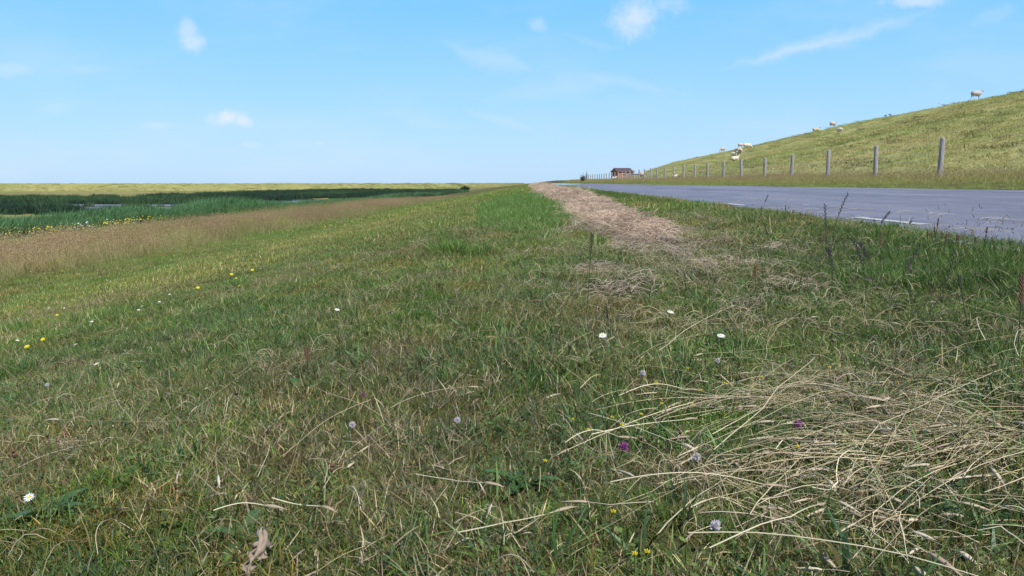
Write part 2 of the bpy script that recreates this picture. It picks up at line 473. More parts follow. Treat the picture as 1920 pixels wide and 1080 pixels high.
def source(name, variants, mat=None):
    """a collection of clump meshes, kept out of the scene; only the scattering nodes use it"""
    coll = bpy.data.collections.new(name)
    for i, (v, t_, c) in enumerate(variants):
        me = write_mesh(name, v, t_, c, mat or M_blade)
        coll.objects.link(bpy.data.objects.new('%s_clump_%02d' % (name, i), me))
    return coll, len(variants)
def scatter(name, label, cat, src, P, rz, tilt, scale, tint):
    coll, nv = src
    n = len(P)
    me = bpy.data.meshes.new(name)
    me.vertices.add(n); me.vertices.foreach_set('co', np.asarray(P, float).ravel())
    def attr(nm, ty, data, key):
        a_ = me.attributes.new(nm, ty, 'POINT'); a_.data.foreach_set(key, data)
    rot = np.stack([tilt[:, 0], tilt[:, 1], rz], 1).astype(np.float32)
    attr('rot', 'FLOAT_VECTOR', rot.ravel(), 'vector')
    attr('scl', 'FLOAT', np.asarray(scale, np.float32), 'value')
    attr('idx', 'INT', RNG.integers(0, nv, n).astype(np.int32), 'value')
    attr('tint', 'FLOAT_COLOR', np.concatenate([tint, np.ones((n, 1))], 1).astype(np.float32).ravel(), 'color')
    me.update()
    o_ = link(bpy.data.objects.new(name, me))
    g = bpy.data.node_groups.new(name + '_nodes', 'GeometryNodeTree')
    g.interface.new_socket('Geometry', in_out='INPUT', socket_type='NodeSocketGeometry')
    g.interface.new_socket('Geometry', in_out='OUTPUT', socket_type='NodeSocketGeometry')
    N = NT(g)
    gi = N.add('NodeGroupInput'); go = N.add('NodeGroupOutput')
    ci = N.add('GeometryNodeCollectionInfo')
    ci.inputs['Collection'].default_value = coll
    ci.inputs['Separate Children'].default_value = True
    ci.inputs['Reset Children'].default_value = True
    iop = N.add('GeometryNodeInstanceOnPoints')
    N.l.new(gi.outputs[0], iop.inputs['Points']); N.l.new(ci.outputs[0], iop.inputs['Instance'])
    iop.inputs['Pick Instance'].default_value = True
    def named(nm, ty):
        q = N.add('GeometryNodeInputNamedAttribute', data_type=ty); q.inputs[0].default_value = nm
        return q.outputs[0]
    e2r = N.add('FunctionNodeEulerToRotation'); N.l.new(named('rot', 'FLOAT_VECTOR'), e2r.inputs[0])
    N.l.new(named('idx', 'INT'), iop.inputs['Instance Index'])
    N.l.new(e2r.outputs[0], iop.inputs['Rotation'])
    N.l.new(named('scl', 'FLOAT'), iop.inputs['Scale'])
    N.l.new(iop.outputs[0], go.inputs[0])
    md = o_.modifiers.new('scatter', 'NODES'); md.node_group = g
    return tag(o_, label, cat, kind='stuff')

def sample(dens, x0, x1, y0, y1, rng=RNG, margin=.6):
    """uniform random points in a rectangle, kept where a camera near the photograph's could see them"""
    n = int(dens * (x1 - x0) * (y1 - y0))
    X = rng.uniform(x0, x1, n); Y = rng.uniform(y0, y1, n)
    k = (X > -.70 * Y - margin) & (X < .645 * Y + margin)
    return X[k], Y[k]
def ring(dens, d0, d1, x_lo=-1e9, x_hi=1e9, margin=.5):
    x0, x1 = max(-.72 * d1 - margin, x_lo), min(.66 * d1 + margin, x_hi)
    X, Y = sample(dens, x0, x1, max(d0 * .7, .25), d1, margin=margin)
    R = np.hypot(X, Y); k = (R >= d0) & (R < d1)
    return X[k], Y[k]
def lerp(a, b, f_): return a + (b - a) * f_[:, None]

# palettes: linear base colours
G_fresh, G_mid, G_dark, G_blue = (.130, .205, .046), (.112, .158, .044), (.045, .080, .026), (.090, .135, .080)
G_olive, G_yel, B_dry, B_straw, B_red = (.165, .165, .052), (.24, .23, .07), (.25, .18, .10), (.50, .42, .28), (.20, .105, .058)
pal_turf = [(4, G_fresh), (4.5, G_mid), (1.6, G_dark), (1.8, G_olive), (1.0, G_yel), (1.3, B_dry), (1.2, B_straw), (.4, B_red), (.9, G_blue)]
pal_green = [(4, G_fresh), (4, G_mid), (2, G_dark), (1, G_olive), (.3, B_straw)]
pal_dry = [(1, G_mid), (2, G_olive), (2, B_dry), (4, B_straw), (.7, B_red)]
r1 = np.random.default_rng(3)
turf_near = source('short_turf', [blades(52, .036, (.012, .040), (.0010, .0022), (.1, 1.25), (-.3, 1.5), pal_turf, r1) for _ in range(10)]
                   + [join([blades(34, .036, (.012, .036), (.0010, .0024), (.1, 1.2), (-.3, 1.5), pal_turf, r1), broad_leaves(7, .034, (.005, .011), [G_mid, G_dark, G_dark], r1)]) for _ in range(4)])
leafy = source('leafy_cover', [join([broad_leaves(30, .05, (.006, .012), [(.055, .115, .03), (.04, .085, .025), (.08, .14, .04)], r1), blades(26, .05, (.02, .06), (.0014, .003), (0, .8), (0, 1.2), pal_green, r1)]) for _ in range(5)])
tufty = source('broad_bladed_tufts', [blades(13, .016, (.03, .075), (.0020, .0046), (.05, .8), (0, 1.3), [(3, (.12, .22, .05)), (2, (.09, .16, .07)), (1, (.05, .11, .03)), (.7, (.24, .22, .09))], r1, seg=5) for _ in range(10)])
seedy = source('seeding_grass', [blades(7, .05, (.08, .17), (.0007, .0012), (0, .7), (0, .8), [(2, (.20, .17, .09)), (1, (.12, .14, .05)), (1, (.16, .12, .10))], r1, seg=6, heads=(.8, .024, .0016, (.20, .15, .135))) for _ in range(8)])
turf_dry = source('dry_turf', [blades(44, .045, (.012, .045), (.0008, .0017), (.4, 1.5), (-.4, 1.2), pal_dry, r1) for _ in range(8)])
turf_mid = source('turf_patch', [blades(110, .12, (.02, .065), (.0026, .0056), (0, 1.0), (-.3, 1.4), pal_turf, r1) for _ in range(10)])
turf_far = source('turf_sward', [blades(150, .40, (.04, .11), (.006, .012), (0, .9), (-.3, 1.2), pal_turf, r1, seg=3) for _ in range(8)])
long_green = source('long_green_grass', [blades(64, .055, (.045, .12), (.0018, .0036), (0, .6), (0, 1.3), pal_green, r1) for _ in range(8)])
WIND = (.35, .05)
pal_meadow = [(3, (.36, .27, .15)), (2.5, (.44, .36, .20)), (2.5, (.27, .26, .09)), (1.5, (.17, .20, .06)), (1.2, (.62, .54, .38))]
meadow = source('tall_brown_meadow', [blades(70, .28, (.25, .55), (.004, .009), (0, .4), (0, .7), pal_meadow, r1, wind=(.2, 0), heads=(.45, .06, .008, (.38, .30, .195)), dark_base=.3) for _ in range(8)])
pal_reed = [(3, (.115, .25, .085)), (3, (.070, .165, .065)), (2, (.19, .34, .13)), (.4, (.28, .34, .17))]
reed = source('reed_bed', [blades(90, .45, (.65, 1.25), (.020, .042), (0, .4), (.1, 1.2), pal_reed, r1, wind=WIND, dark_base=.7) for _ in range(8)])
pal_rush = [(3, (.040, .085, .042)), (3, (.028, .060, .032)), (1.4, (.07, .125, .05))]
rush = source('dark_rushes', [blades(90, .6, (.45, .85), (.02, .045), (0, .4), (0, .8), pal_rush, r1, wind=(.2, 0), dark_base=.3) for _ in range(6)])
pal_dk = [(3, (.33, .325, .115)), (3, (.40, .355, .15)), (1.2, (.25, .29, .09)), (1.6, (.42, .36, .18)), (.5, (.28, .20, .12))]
dike_src = source('dike_grass', [blades(100, .55, (.05, .15), (.014, .030), (.3, 1.3), (0, .8), pal_dk, r1, wind=(.15, 0), seg=3, dark_base=.1, var=(.8, 1.2)) for _ in range(8)])
tall_src = source('fence_line_grass', [blades(70, .25, (.10, .30), (.004, .010), (0, .5), (0, .9), pal_dk + [(.5, (.36, .29, .18))], r1, wind=(.2, 0), heads=(.25, .05, .006, (.34, .27, .17)), dark_base=.2) for _ in range(6)])

# hay bits: long curved strands lying down
def strand(p0, az, L, rad, bend, rng, c, sag=.0, rise=.02, seg=7, head=None):
    V_, C_, T_ = [], [], []
    x, y, z = p0; a = az
    pts = []
    for k in range(seg + 1):
        f_ = k / seg
        pts.append((x, y, z + math.sin(f_ * math.pi) * rise + sag * f_))
        x += math.cos(a) * L / seg; y += math.sin(a) * L / seg; a += bend / seg + rng.normal(0, .045) + (rng.normal(0, .5) if rng.random() < .05 else 0)
    pts = np.array(pts)
    def tube(pts, rads, col):
        b0 = len(V_)
        for k in range(len(pts)):
            t_ = pts[min(k + 1, len(pts) - 1)] - pts[max(k - 1, 0)]; t_ /= np.linalg.norm(t_) + 1e-9
            s1 = np.cross(t_, (0, 0, 1)); s1 /= np.linalg.norm(s1) + 1e-9; s2 = np.cross(s1, t_)
            for q in range(3):
                an = q * 2.094
                V_.append(tuple(pts[k] + (s1 * math.cos(an) + s2 * math.sin(an)) * rads[k])); C_.append(col)
        for k in range(len(pts) - 1):
            for q in range(3):
                a_, b_ = b0 + 3 * k + q, b0 + 3 * k + (q + 1) % 3
                T_.append((a_, b_, b_ + 3)); T_.append((a_, b_ + 3, a_ + 3))
    tube(pts, [rad * (1 - .4 * k / seg) for k in range(seg + 1)], c)
    if head:
        hl, hw, hc = head
        t_ = pts[-1] - pts[-2]; t_ /= np.linalg.norm(t_) + 1e-9
        n = 6
        hp = np.array([pts[-1] + t_ * hl * k / n - np.array([0, 0, .1 * hl * (k / n) ** 2]) for k in range(n + 1)])
        tube(hp, [hw * q for q in (.35, .9, 1, .95, .8, .55, .1)], hc)
        for k in range(10):                                    # awns and florets standing off the ear
            f_ = rng.random(); q = hp[0] + (hp[-1] - hp[0]) * f_
            dd = t_ * rng.uniform(.5, 1) + rng.normal(0, .45, 3); dd /= np.linalg.norm(dd)
            b0 = len(V_); sd = np.cross(dd, (0, 0, 1)) * hw * .35
            V_.extend([tuple(q - sd), tuple(q + sd), tuple(q + dd * hw * 3.2)]); C_.extend([hc * 1.1] * 3); T_.append((b0, b0 + 1, b0 + 2))
    return np.array(V_), np.array(T_), np.array(C_)
STRAWS = [np.array(c) * 1.25 for c in ((.50, .42, .26), (.44, .35, .21), (.58, .52, .36), (.36, .30, .16), (.40, .38, .20), (.52, .42, .30))]
HEADC = [np.array(c) for c in ((.48, .40, .28), (.40, .32, .22), (.56, .49, .36), (.34, .25, .19))]
def hay_clump(n, rad, L, r_, rng, colors, flat=.5):
    out = []
    for _ in range(n):
        a = rng.random() * 6.283; rr = rad * math.sqrt(rng.random()); th = rng.random() * 6.283
        out.append(strand((rr * math.cos(th), rr * math.sin(th), rng.uniform(0, flat)), a, rng.uniform(*L), r_, rng.normal(0, 1.2), rng,
                          colors[rng.integers(len(colors))] * rng.uniform(.8, 1.2), sag=rng.uniform(-.03, .05) * flat * 8, rise=rng.uniform(0, .02) , seg=4))
    return join(out)
PINK = [np.array(c) for c in ((.70, .55, .44), (.62, .48, .38), (.80, .68, .56), (.34, .25, .19), (.68, .58, .45))]
hay_src = source('mown_hay', [hay_clump(74, .15, (.03, .12), .0016, r1, PINK, .05) for _ in range(6)])
bits_src = source('hay_scraps', [hay_clump(16, .09, (.02, .075), .0006, r1, STRAWS, .03) for _ in range(8)])

# ------------------------------------------------------------------ zones
def poly_x(tab, Y):
    return np.interp(Y, [q[0] for q in tab], [q[1] for q in tab])
# left and right edge of the windrow of mown hay by distance
WL = [(4.4, .80), (5.0, .66), (6, .62), (8, .52), (14, .43), (30, .22), (60, .12), (200, 0)]
WR = [(4.4, .81), (4.8, .88), (5.2, .90), (6.5, .93), (9, 1.02), (12, 1.12), (30, 1.2), (60, 1.25), (200, 1.4)]
def in_row(X, Y):
    e = (fbm(X, Y, .7, 21, 3) - .5) * .35
    l, r_ = poly_x(WL, Y), poly_x(WR, Y)
    e2 = (fbm(X, Y, .22, 23, 2) - .5) * .5
    thin = np.clip((Y - 4.2) / 3.0, 0, 1)                       # frays out towards the near end
    rag = hash2(np.floor(X * 37), np.floor(Y * 37), 5) < .25 + .75 * thin
    return (Y > 4.2 + e2 * 1.5) & (X > l + e + e2 * .7) & (X < r_ + e + e2) & rag
def on_turf(X): return (X < RX0 - .02)
def greenness(X, Y):
    g = fbm(X, Y, .9, 31, 4) * .6 + fbm(X, Y, 4.5, 37, 3) * .4
    g = np.clip((g - .37) / .26, 0, 1)
    return g
def tint_turf(X, Y):
    g = greenness(X, Y)
    lo, hi = np.array([1.22, 1.10, .98]), np.array([.92, 1.14, .74])
    T = lo[None] * (1 - g)[:, None] + hi[None] * g[:, None]
    T = T * np.where((fbm(X, Y, .28, 43, 2) > .70)[:, None], np.array([[1.22, .98, .82]]), 1)      # rusty patches
    T = T * np.where((fbm(X, Y, .33, 45, 2) > .70)[:, None], np.array([[.72, .98, .62]]), 1)       # lush patches
    st = np.clip(1 - np.abs(X + 4.3 + (fbm(X, Y, 2, 47) - .5) * 2.4) / 2.0, 0, 1)[:, None] * .8      # paler mown stripe
    T = T * (1 - st) + np.array([[1.60, 1.36, 1.12]]) * st
    k = (.66 + .66 * fbm(X, Y, .30, 41, 2))[:, None]
    return T * k * np.interp(Y, [1, 2.5, 6, 14], [1.05, 1.15, 1.26, 1.32])[:, None]
def mk(X, Y, dz=0.0): return np.stack([X, Y, Hf(X, Y) + dz], 1)
def rnd(n, t=.12):
    return RNG.random(n) * 6.283, RNG.normal(0, t, (n, 2))

# verge turf -----------------------------------------------------------------
X, Y = ring(2300, .3, 3.4, x_hi=RX0 - .02); X2, Y2 = ring(850, 3.4, 9, -9, RX0 - .02)
X = np.concatenate([X, X2]); Y = np.concatenate([Y, Y2])
k = ~in_row(X, Y); X, Y = X[k], Y[k]
rz, ti = rnd(len(X), .22)
sc_ = RNG.uniform(.65, 1.2, len(X)) * (.7 + .75 * vn(X, Y, .22, 51)) * np.interp(Y, [3, 4, 9], [1, 1.3, 1.5]) * np.where(X > 1.0, 1.15, 1.0)
scatter('short_turf', 'short mown green and brown turf of the near verge', 'grass', turf_near, mk(X, Y), rz, ti, sc_, tint_turf(X, Y))
dryp = np.clip(1 - greenness(X, Y) * 1.25, 0.04, 1) * np.where(X < .2, .36, .46)
k = RNG.random(len(X)) < dryp
X, Y = X[k], Y[k]; rz, ti = rnd(len(X), .3)
scatter('dry_turf', 'dry straw coloured grass scattered through the near turf', 'dry grass', turf_dry, mk(X, Y, .004), rz, ti, RNG.uniform(.6, 1.4, len(X)), np.ones((len(X), 3)) * RNG.uniform(.7, 1.15, (len(X), 1)))

X, Y = ring(520, .5, 5, -4, RX0 - .1)
wl = (fbm(X, Y, .30, 141, 3) > .67) * .6
for (px, py, rp) in [(70, 1010, 110), (180, 960, 60), (985, 910, 60), (1880, 650, 70), (1840, 700, 60), (1310, 745, 60), (1110, 800, 50), (1500, 830, 90), (430, 580, 60), (1780, 990, 80), (640, 690, 60), (1700, 770, 60), (1370, 650, 40)]:
    c = at(px, py); rr_ = rp / 1500 * c.length
    wl = np.maximum(wl, (((X - c.x) / rr_) ** 2 + ((Y - c.y) / (rr_ * 1.6)) ** 2 < fbm(X, Y, .08, 143, 2) * 2) * .85)
k = (RNG.random(len(X)) < wl); X, Y = X[k], Y[k]; rz, ti = rnd(len(X), .2)
scatter('leafy_cover', 'patches of dark green clover leaves in the turf', 'clover leaves', leafy, mk(X, Y, .006), rz, ti, RNG.uniform(.6, 1.05, len(X)), np.ones((len(X), 3)) * RNG.uniform(.75, 1.25, (len(X), 1)))

X, Y = ring(420, .5, 4.5, -4, RX0 - .1)
k = RNG.random(len(X)) < .15 + .8 * (fbm(X, Y, .4, 161, 3) > .54); X, Y = X[k], Y[k]; rz, ti = rnd(len(X), .25)
scatter('broad_bladed_tufts', 'upright tufts of broader fresh green blades in the near turf', 'grass', tufty, mk(X, Y), rz, ti, RNG.uniform(.5, 1.3, len(X)), np.ones((len(X), 3)) * RNG.uniform(.7, 1.3, (len(X), 1)))

X, Y = ring(170, 9, 27, -9.5, RX0 - .02); X2, Y2 = ring(240, 8.0, 9.5, -9.5, RX0 - .02)
k = ~in_row(X, Y); X, Y = X[k], Y[k]
rz, ti = rnd(len(X)); sc_ = RNG.uniform(.7, 1.3, len(X))
scatter('turf_patch', 'short mown turf sloping away along the verge', 'grass', turf_mid, mk(X, Y), rz, ti, sc_, tint_turf(X, Y) * [1.05, 1.05, 1])

X, Y = ring(26, 27, 110, -9.5, RX0 - .1); X2, Y2 = ring(6, 110, 300, -9.5, RX0 - .2)
X = np.concatenate([X, X2]); Y = np.concatenate([Y, Y2])
k = ~in_row(X, Y); X, Y = X[k], Y[k]
rz, ti = rnd(len(X)); sc_ = RNG.uniform(.7, 1.2, len(X))
scatter('turf_sward', 'far mown turf narrowing towards the horizon', 'grass', turf_far, mk(X, Y), rz, ti, sc_, tint_turf(X, Y) * [1.1, 1.1, 1])

# longer green grass: ridge left of the hay, strip by the road
def ell(X, Y, cx, cy, rx, ry): return 1 - ((X - cx) / rx) ** 2 - ((Y - cy) / ry) ** 2
X, Y = ring(700, 1.2, 7, -6, RX0 + .02); X2, Y2 = ring(260, 7, 26, -6, RX0 + .02); X3, Y3 = ring(60, 26, 80, -6, RX0)
X = np.concatenate([X, X2, X3]); Y = np.concatenate([Y, Y2, Y3])
wgt = np.clip((X - 1.42 - .25 * (fbm(X, Y, .6, 61) - .5)) / .35, 0, 1) * .8
wgt = np.maximum(wgt, np.clip((X - .75) / .6, 0, 1) * (Y < 4.2) * .5 * (fbm(X, Y, .4, 63) > .45))
wgt = np.maximum(wgt, (ell(X, Y, -.02, 11.0, .62, 4.6) > (fbm(X, Y, .5, 65) - .5) * .9) * 1.0)
wgt = np.maximum(wgt, (ell(X, Y, -.35, 24, .75, 15) > (fbm(X, Y, 1.2, 66) - .5) * .9) * .5)
wgt = np.maximum(wgt, (fbm(X, Y, .35, 67, 3) > .68) * .5 * (Y < 6))
k = (RNG.random(len(X)) < wgt) & ~in_row(X, Y)
X, Y = X[k], Y[k]; rz, ti = rnd(len(X), .15)
far_k = np.clip(Y / 9, .8, 1.6)
sc_ = RNG.uniform(.4, .85, len(X)) * np.where(X < .9, .75, 1) * np.where(Y > 6, far_k, 1) * np.where((X < .8) & (Y > 5), 1.9, 1)
sc_ = sc_ * np.where(X > 1.75, .5, 1)
scatter('long_green_grass', 'lush longer green grass along the asphalt edge and beside the hay', 'grass', long_green, mk(X, Y), rz, ti, sc_,
        np.where((X < .8) & (Y > 5), 1.42, .97)[:, None] * np.array([[.90, 1.06, .80]]) * RNG.uniform(.8, 1.2, (len(X), 1)))

# seeding grasses standing in the verge by the road
X, Y = ring(60, 1.5, 4.4, .3, RX0 - .05)
k = RNG.random(len(X)) < np.clip((X - .35) / 1.0, .08, .9) * (fbm(X, Y, .5, 151) > .42); X, Y = X[k], Y[k]; rz, ti = rnd(len(X), .2)
scatter('seeding_grass', 'thin seeding grasses with dull purple heads standing in the verge by the road', 'grass', seedy, mk(X, Y), rz, ti, RNG.uniform(.5, 1.05, len(X)), np.ones((len(X), 3)) * RNG.uniform(.7, 1.2, (len(X), 1)))
X, Y = ring(14, .7, 5, -4, .6)
k = fbm(X, Y, .6, 153) > .5; X, Y = X[k], Y[k]; rz, ti = rnd(len(X), .2)
scatter('thin_seed_stalks', 'thin brown seed stalks standing here and there in the turf', 'grass', seedy, mk(X, Y), rz, ti, RNG.uniform(.3, .6, len(X)), np.ones((len(X), 3)) * RNG.uniform(.7, 1.2, (len(X), 1)))

# dry streak of old mown grass along the slope
X, Y = ring(90, 4.5, 40, -6.2, -2.0)
w_ = np.clip(1 - np.abs(X + 3.9 + (fbm(X, Y, 3, 181) - .5) * 1.6) / .95, 0, 1) * (fbm(X, Y, .8, 183, 3) > .44)
k = RNG.random(len(X)) < w_ * .9; X, Y = X[k], Y[k]; rz, ti = rnd(len(X), .2)
scatter('dry_streak', 'pale streak of dry mown grass running along the slope', 'dry grass', turf_dry, mk(X, Y, .012), rz, ti, RNG.uniform(1.2, 2.2, len(X)), np.array([[1.15, 1.12, 1.0]]) * RNG.uniform(.8, 1.15, (len(X), 1)))
# patches of thatch nearer by
X, Y = ring(500, .7, 5, -4, RX0 - .3)
k = RNG.random(len(X)) < .8 * (fbm(X, Y, .42, 187, 3) > .66); X, Y = X[k], Y[k]; rz, ti = rnd(len(X), .3)
scatter('thatch_patches', 'small matted patches of brown dry thatch in the near turf', 'dry grass', turf_dry, mk(X, Y, .004), rz, ti, RNG.uniform(.7, 1.2, len(X)), np.array([[1.0, .86, .78]]) * RNG.uniform(.6, 1.1, (len(X), 1)))

# windrow of hay ---------------------------------------------------------------
X, Y = ring(330, 3.8, 16, -.5, 2); X2, Y2 = ring(90, 16, 60, -1, 2); X3, Y3 = ring(22, 60, 210, -1, 2)
S_ = np.concatenate([np.ones(len(X)), np.full(len(X2), 1.7), np.full(len(X3), 3.0)])
X = np.concatenate([X, X2, X3]); Y = np.concatenate([Y, Y2, Y3])
k = in_row(X, Y); X, Y, S_ = X[k], Y[k], S_[k]
mid = (poly_x(WL, Y) + poly_x(WR, Y)) / 2; half = (poly_x(WR, Y) - poly_x(WL, Y)) / 2
mound = np.clip(1 - ((X - mid) / half) ** 2, 0, 1) * np.interp(Y, [4, 6, 12, 40], [.02, .05, .09, .12]) * (.5 + fbm(X, Y, .4, 78, 2))
rz, ti = rnd(len(X), .2)
scatter('hay_windrow', 'pinkish tan windrow of mown hay running along the verge to the horizon', 'hay', hay_src, mk(X, Y, mound * RNG.uniform(.2, 1, len(X))), rz, ti,
        S_ * RNG.uniform(.6, 1.1, len(X)), (.62 + .7 * fbm(X, Y, .35, 79, 3))[:, None] * np.array([[1.02, .98, .95]]) * RNG.uniform(.75, 1.2, (len(X), 1)))
# loose scraps round it and across the turf
X, Y = ring(240, .5, 9, -6, RX0 - .1); X2, Y2 = ring(40, 9, 40, -9, RX0 - .1)
X = np.concatenate([X, X2]); Y = np.concatenate([Y, Y2])
dw = np.maximum(poly_x(WL, np.maximum(Y, 4)) - X, X - poly_x(WR, np.maximum(Y, 4)))
near_row = np.exp(-np.clip(dw, 0, 9) / .35) * np.clip((Y - 1.6) / 1.5, 0, 1)
near_row = np.maximum(near_row, .8 * (ell(X, Y, .66, 3.0, .55, 1.1) > (fbm(X, Y, .5, 71) - .4)))
wg = (.03 + .10 * (fbm(X, Y, .8, 73) > .58)) * np.where(X < 0, .6, 1) + .65 * near_row * (fbm(X, Y, .3, 74) > .38)
k = (RNG.random(len(X)) < wg); X, Y = X[k], Y[k]; rz, ti = rnd(len(X), .25)
scatter('hay_scraps', 'loose scraps of cut straw lying in the turf', 'hay', bits_src, mk(X, Y, .008), rz, ti, RNG.uniform(.6, 1.3, len(X)), np.ones((len(X), 3)) * RNG.uniform(.6, 1.1, (len(X), 1)))

X, Y = ring(150, 1.8, 7, -.6, RX0 - .2)
dw = np.maximum(poly_x(WL, np.maximum(Y, 4)) - X, X - poly_x(WR, np.maximum(Y, 4)))
wg = np.where(Y > 3.9, np.exp(-np.clip(dw, 0, 9) / .13), 0) * .5
wg = np.maximum(wg, .10 * (ell(X, Y, .66, 3.2, .45, .9) > (fbm(X, Y, .4, 75) - .45) * 2.4))
k = (RNG.random(len(X)) < wg) & (fbm(X, Y, .25, 76) > .42); X, Y = X[k], Y[k]; rz, ti = rnd(len(X), .2)
scatter('thin_hay', 'thin mats of tan hay fraying out from the near end of the windrow', 'hay', hay_src, mk(X, Y, .012), rz, ti, RNG.uniform(.5, .95, len(X)), np.ones((len(X), 3)) * RNG.uniform(.6, .95, (len(X), 1)))

X, Y = ring(900, .75, 2.2, .1, 1.5)
wg = np.zeros(len(X))
for (px, py, rx, ry) in [(1700, 830, 300, 55), (1560, 755, 230, 40), (1500, 930, 260, 55)]:
    c = at(px, py); a_ = at(px, py - ry); r1x = rx / 1500 * c.length; r1y = (a_ - c).length
    wg = np.maximum(wg, np.clip(1.25 - ((X - c.x) / r1x) ** 2 - ((Y - c.y) / r1y) ** 2, 0, 1) * .6)
k = (RNG.random(len(X)) < wg) & (fbm(X, Y, .12, 177) > .40); X, Y = X[k], Y[k]; rz, ti = rnd(len(X), .25)
k = RNG.random(len(X)) < .45; X, Y, rz, ti = X[k], Y[k], rz[k], ti[k]
scatter('straw_shreds', 'short broken straw shreds matted under the cut hay', 'hay', bits_src, mk(X, Y, .012), rz, ti, RNG.uniform(.5, 1.0, len(X)), np.ones((len(X), 3)) * RNG.uniform(.6, 1.2, (len(X), 1)))

# brown meadow at the foot of the slope -----------------------------------------
def edge_m(Y): return -6.6 - .5 * np.sin(Y * .13) + np.clip(Y - 60, 0, 200) * .012
X, Y = sample(9, -21, -5.5, 6, 45, margin=2); X2, Y2 = sample(5.5, -21, -4.5, 45, 120, margin=2)
X = np.concatenate([X, X2]); Y = np.concatenate([Y, Y2])
e = edge_m(Y) + (fbm(X, Y, 2.5, 81) - .5) * 2.6 + (fbm(X, Y, .7, 84) - .5) * 1.2
k = (X < e) & (X > -19.2 + (fbm(X, Y, 3, 82) - .5) * 3); X, Y, e = X[k], Y[k], e[k]
inner = np.clip((e - X) / 4.5, 0, 1)
g = np.clip((fbm(X, Y, 5, 83) - .42) / .2, 0, 1) * .4
T = lerp(np.array([[.62, 1.0, .52]]), np.array([[1.04, .93, .84]]), np.clip(inner * 1.1 - .3 * g, 0, 1))
T = lerp(T, np.array([[.62, 1.02, .5]]), np.clip((-15.0 - X) / 2.2, 0, 1))
rz, ti = rnd(len(X), .08)
vr = (.72 + .62 * fbm(X, Y * .6, 2.2, 86, 3))[:, None]; T = T * vr * np.where((fbm(X, Y, 1.6, 87) > .62)[:, None], np.array([[.82, 1.08, .7]]), 1)
hs = np.clip((118 - Y) / 40, .25, 1) * np.clip(inner * 1.1, .16, 1) * (.75 + .5 * fbm(X, Y, 3, 85)) * np.where(X < -16.5, .45, 1) * .85
scatter('tall_brown_meadow', 'tall reddish brown seeding grass at the foot of the slope', 'grass', meadow, mk(X, Y, -.02), rz, ti, RNG.uniform(.75, 1.15, len(X)) * hs,
        T * RNG.uniform(.85, 1.15, (len(X), 1)))
# reeds ---------------------------------------------------------------------------
X, Y = sample(7, -27, -16.5, 24, 70, margin=2); X2, Y2 = sample(4, -27, -14, 70, 180, margin=2)
X = np.concatenate([X, X2]); Y = np.concatenate([Y, Y2])
n1 = fbm(X, Y, 7, 91, 3)
cen = np.interp(Y, [20, 50, 90, 130, 180], [-22, -21.8, -20.5, -17, -15.5]); hw = np.interp(Y, [20, 60, 100, 180], [2.6, 2.2, 1.8, 1.4]) * (.55 + .9 * n1)
k = np.abs(X - cen) < hw; X, Y, n1, cen, hw = X[k], Y[k], n1[k], cen[k], hw[k]
rz = RNG.normal(0, .5, len(X)); ti = RNG.normal(0, .06, (len(X), 2))
sc_ = RNG.uniform(.75, 1.15, len(X)) * (.5 + .85 * n1) * np.clip(1.15 - np.abs(X - cen) / hw * .5, .5, 1) * np.interp(Y, [40, 74, 80, 100, 108, 140], [.98, .80, .45, .45, .7, .6])
scatter('reed_bed', 'bed of green reeds bent by the wind along the ditch', 'reeds', reed, mk(X, Y, -.05), rz, ti, sc_, np.ones((len(X), 3)) * RNG.uniform(.8, 1.2, (len(X), 1)))
# dark rushes beyond the ditch
X, Y = sample(1.6, -105, -24, 52, 150, margin=4); X2, Y2 = sample(.8, -60, -15, 105, 240, margin=4)
k = (X2 < -.088 * Y2) & (X2 > -.46 * Y2 - 2 + (fbm(X2, Y2, 5, 98) - .5) * 18) & (Y2 < 235 - (fbm(X2, Y2, 8, 99) - .5) * 90) & (fbm(X2, Y2, 9, 97, 3) > .34); X2, Y2 = X2[k], Y2[k]; nfar = len(X2)
n1 = fbm(X, Y, 14, 95, 3)
pond = (ell(X, Y, -27.5, 92, 4.5, 11) > 0) | (ell(X, Y, -46, 74, 22, 4.0) > .1) | (ell(X, Y, -31, 60, 9, 5) > .1)
X0_, Y0_ = X, Y
brk = fbm(X * .35, Y, 6, 96, 3)
k = (brk > .40) & (X > -1.1 * Y) & (Y < 104 + (n1 - .5) * 40 - np.clip(X + 60, -60, 0) * -.2) & (X < -26 - (n1 - .5) * 3) & ~pond
X, Y = np.concatenate([X[k], X2]), np.concatenate([Y[k], Y2]); rz = RNG.normal(0, .8, len(X)); ti = RNG.normal(0, .06, (len(X), 2))
scatter('dark_rushes', 'dark green rushes covering the wet marsh beyond the ditch', 'rushes', rush, mk(X, Y, -.05), rz, ti, RNG.uniform(.5, 1.1, len(X)) * (.6 + .7 * fbm(X, Y, 5, 94)), lerp(np.array([[.75, .8, .85]]), np.array([[1.6, 1.5, 1.2]]), np.clip((fbm(X, Y, 12, 93) - .45) * 5, 0, 1)) * RNG.uniform(.8, 1.2, (len(X), 1)))

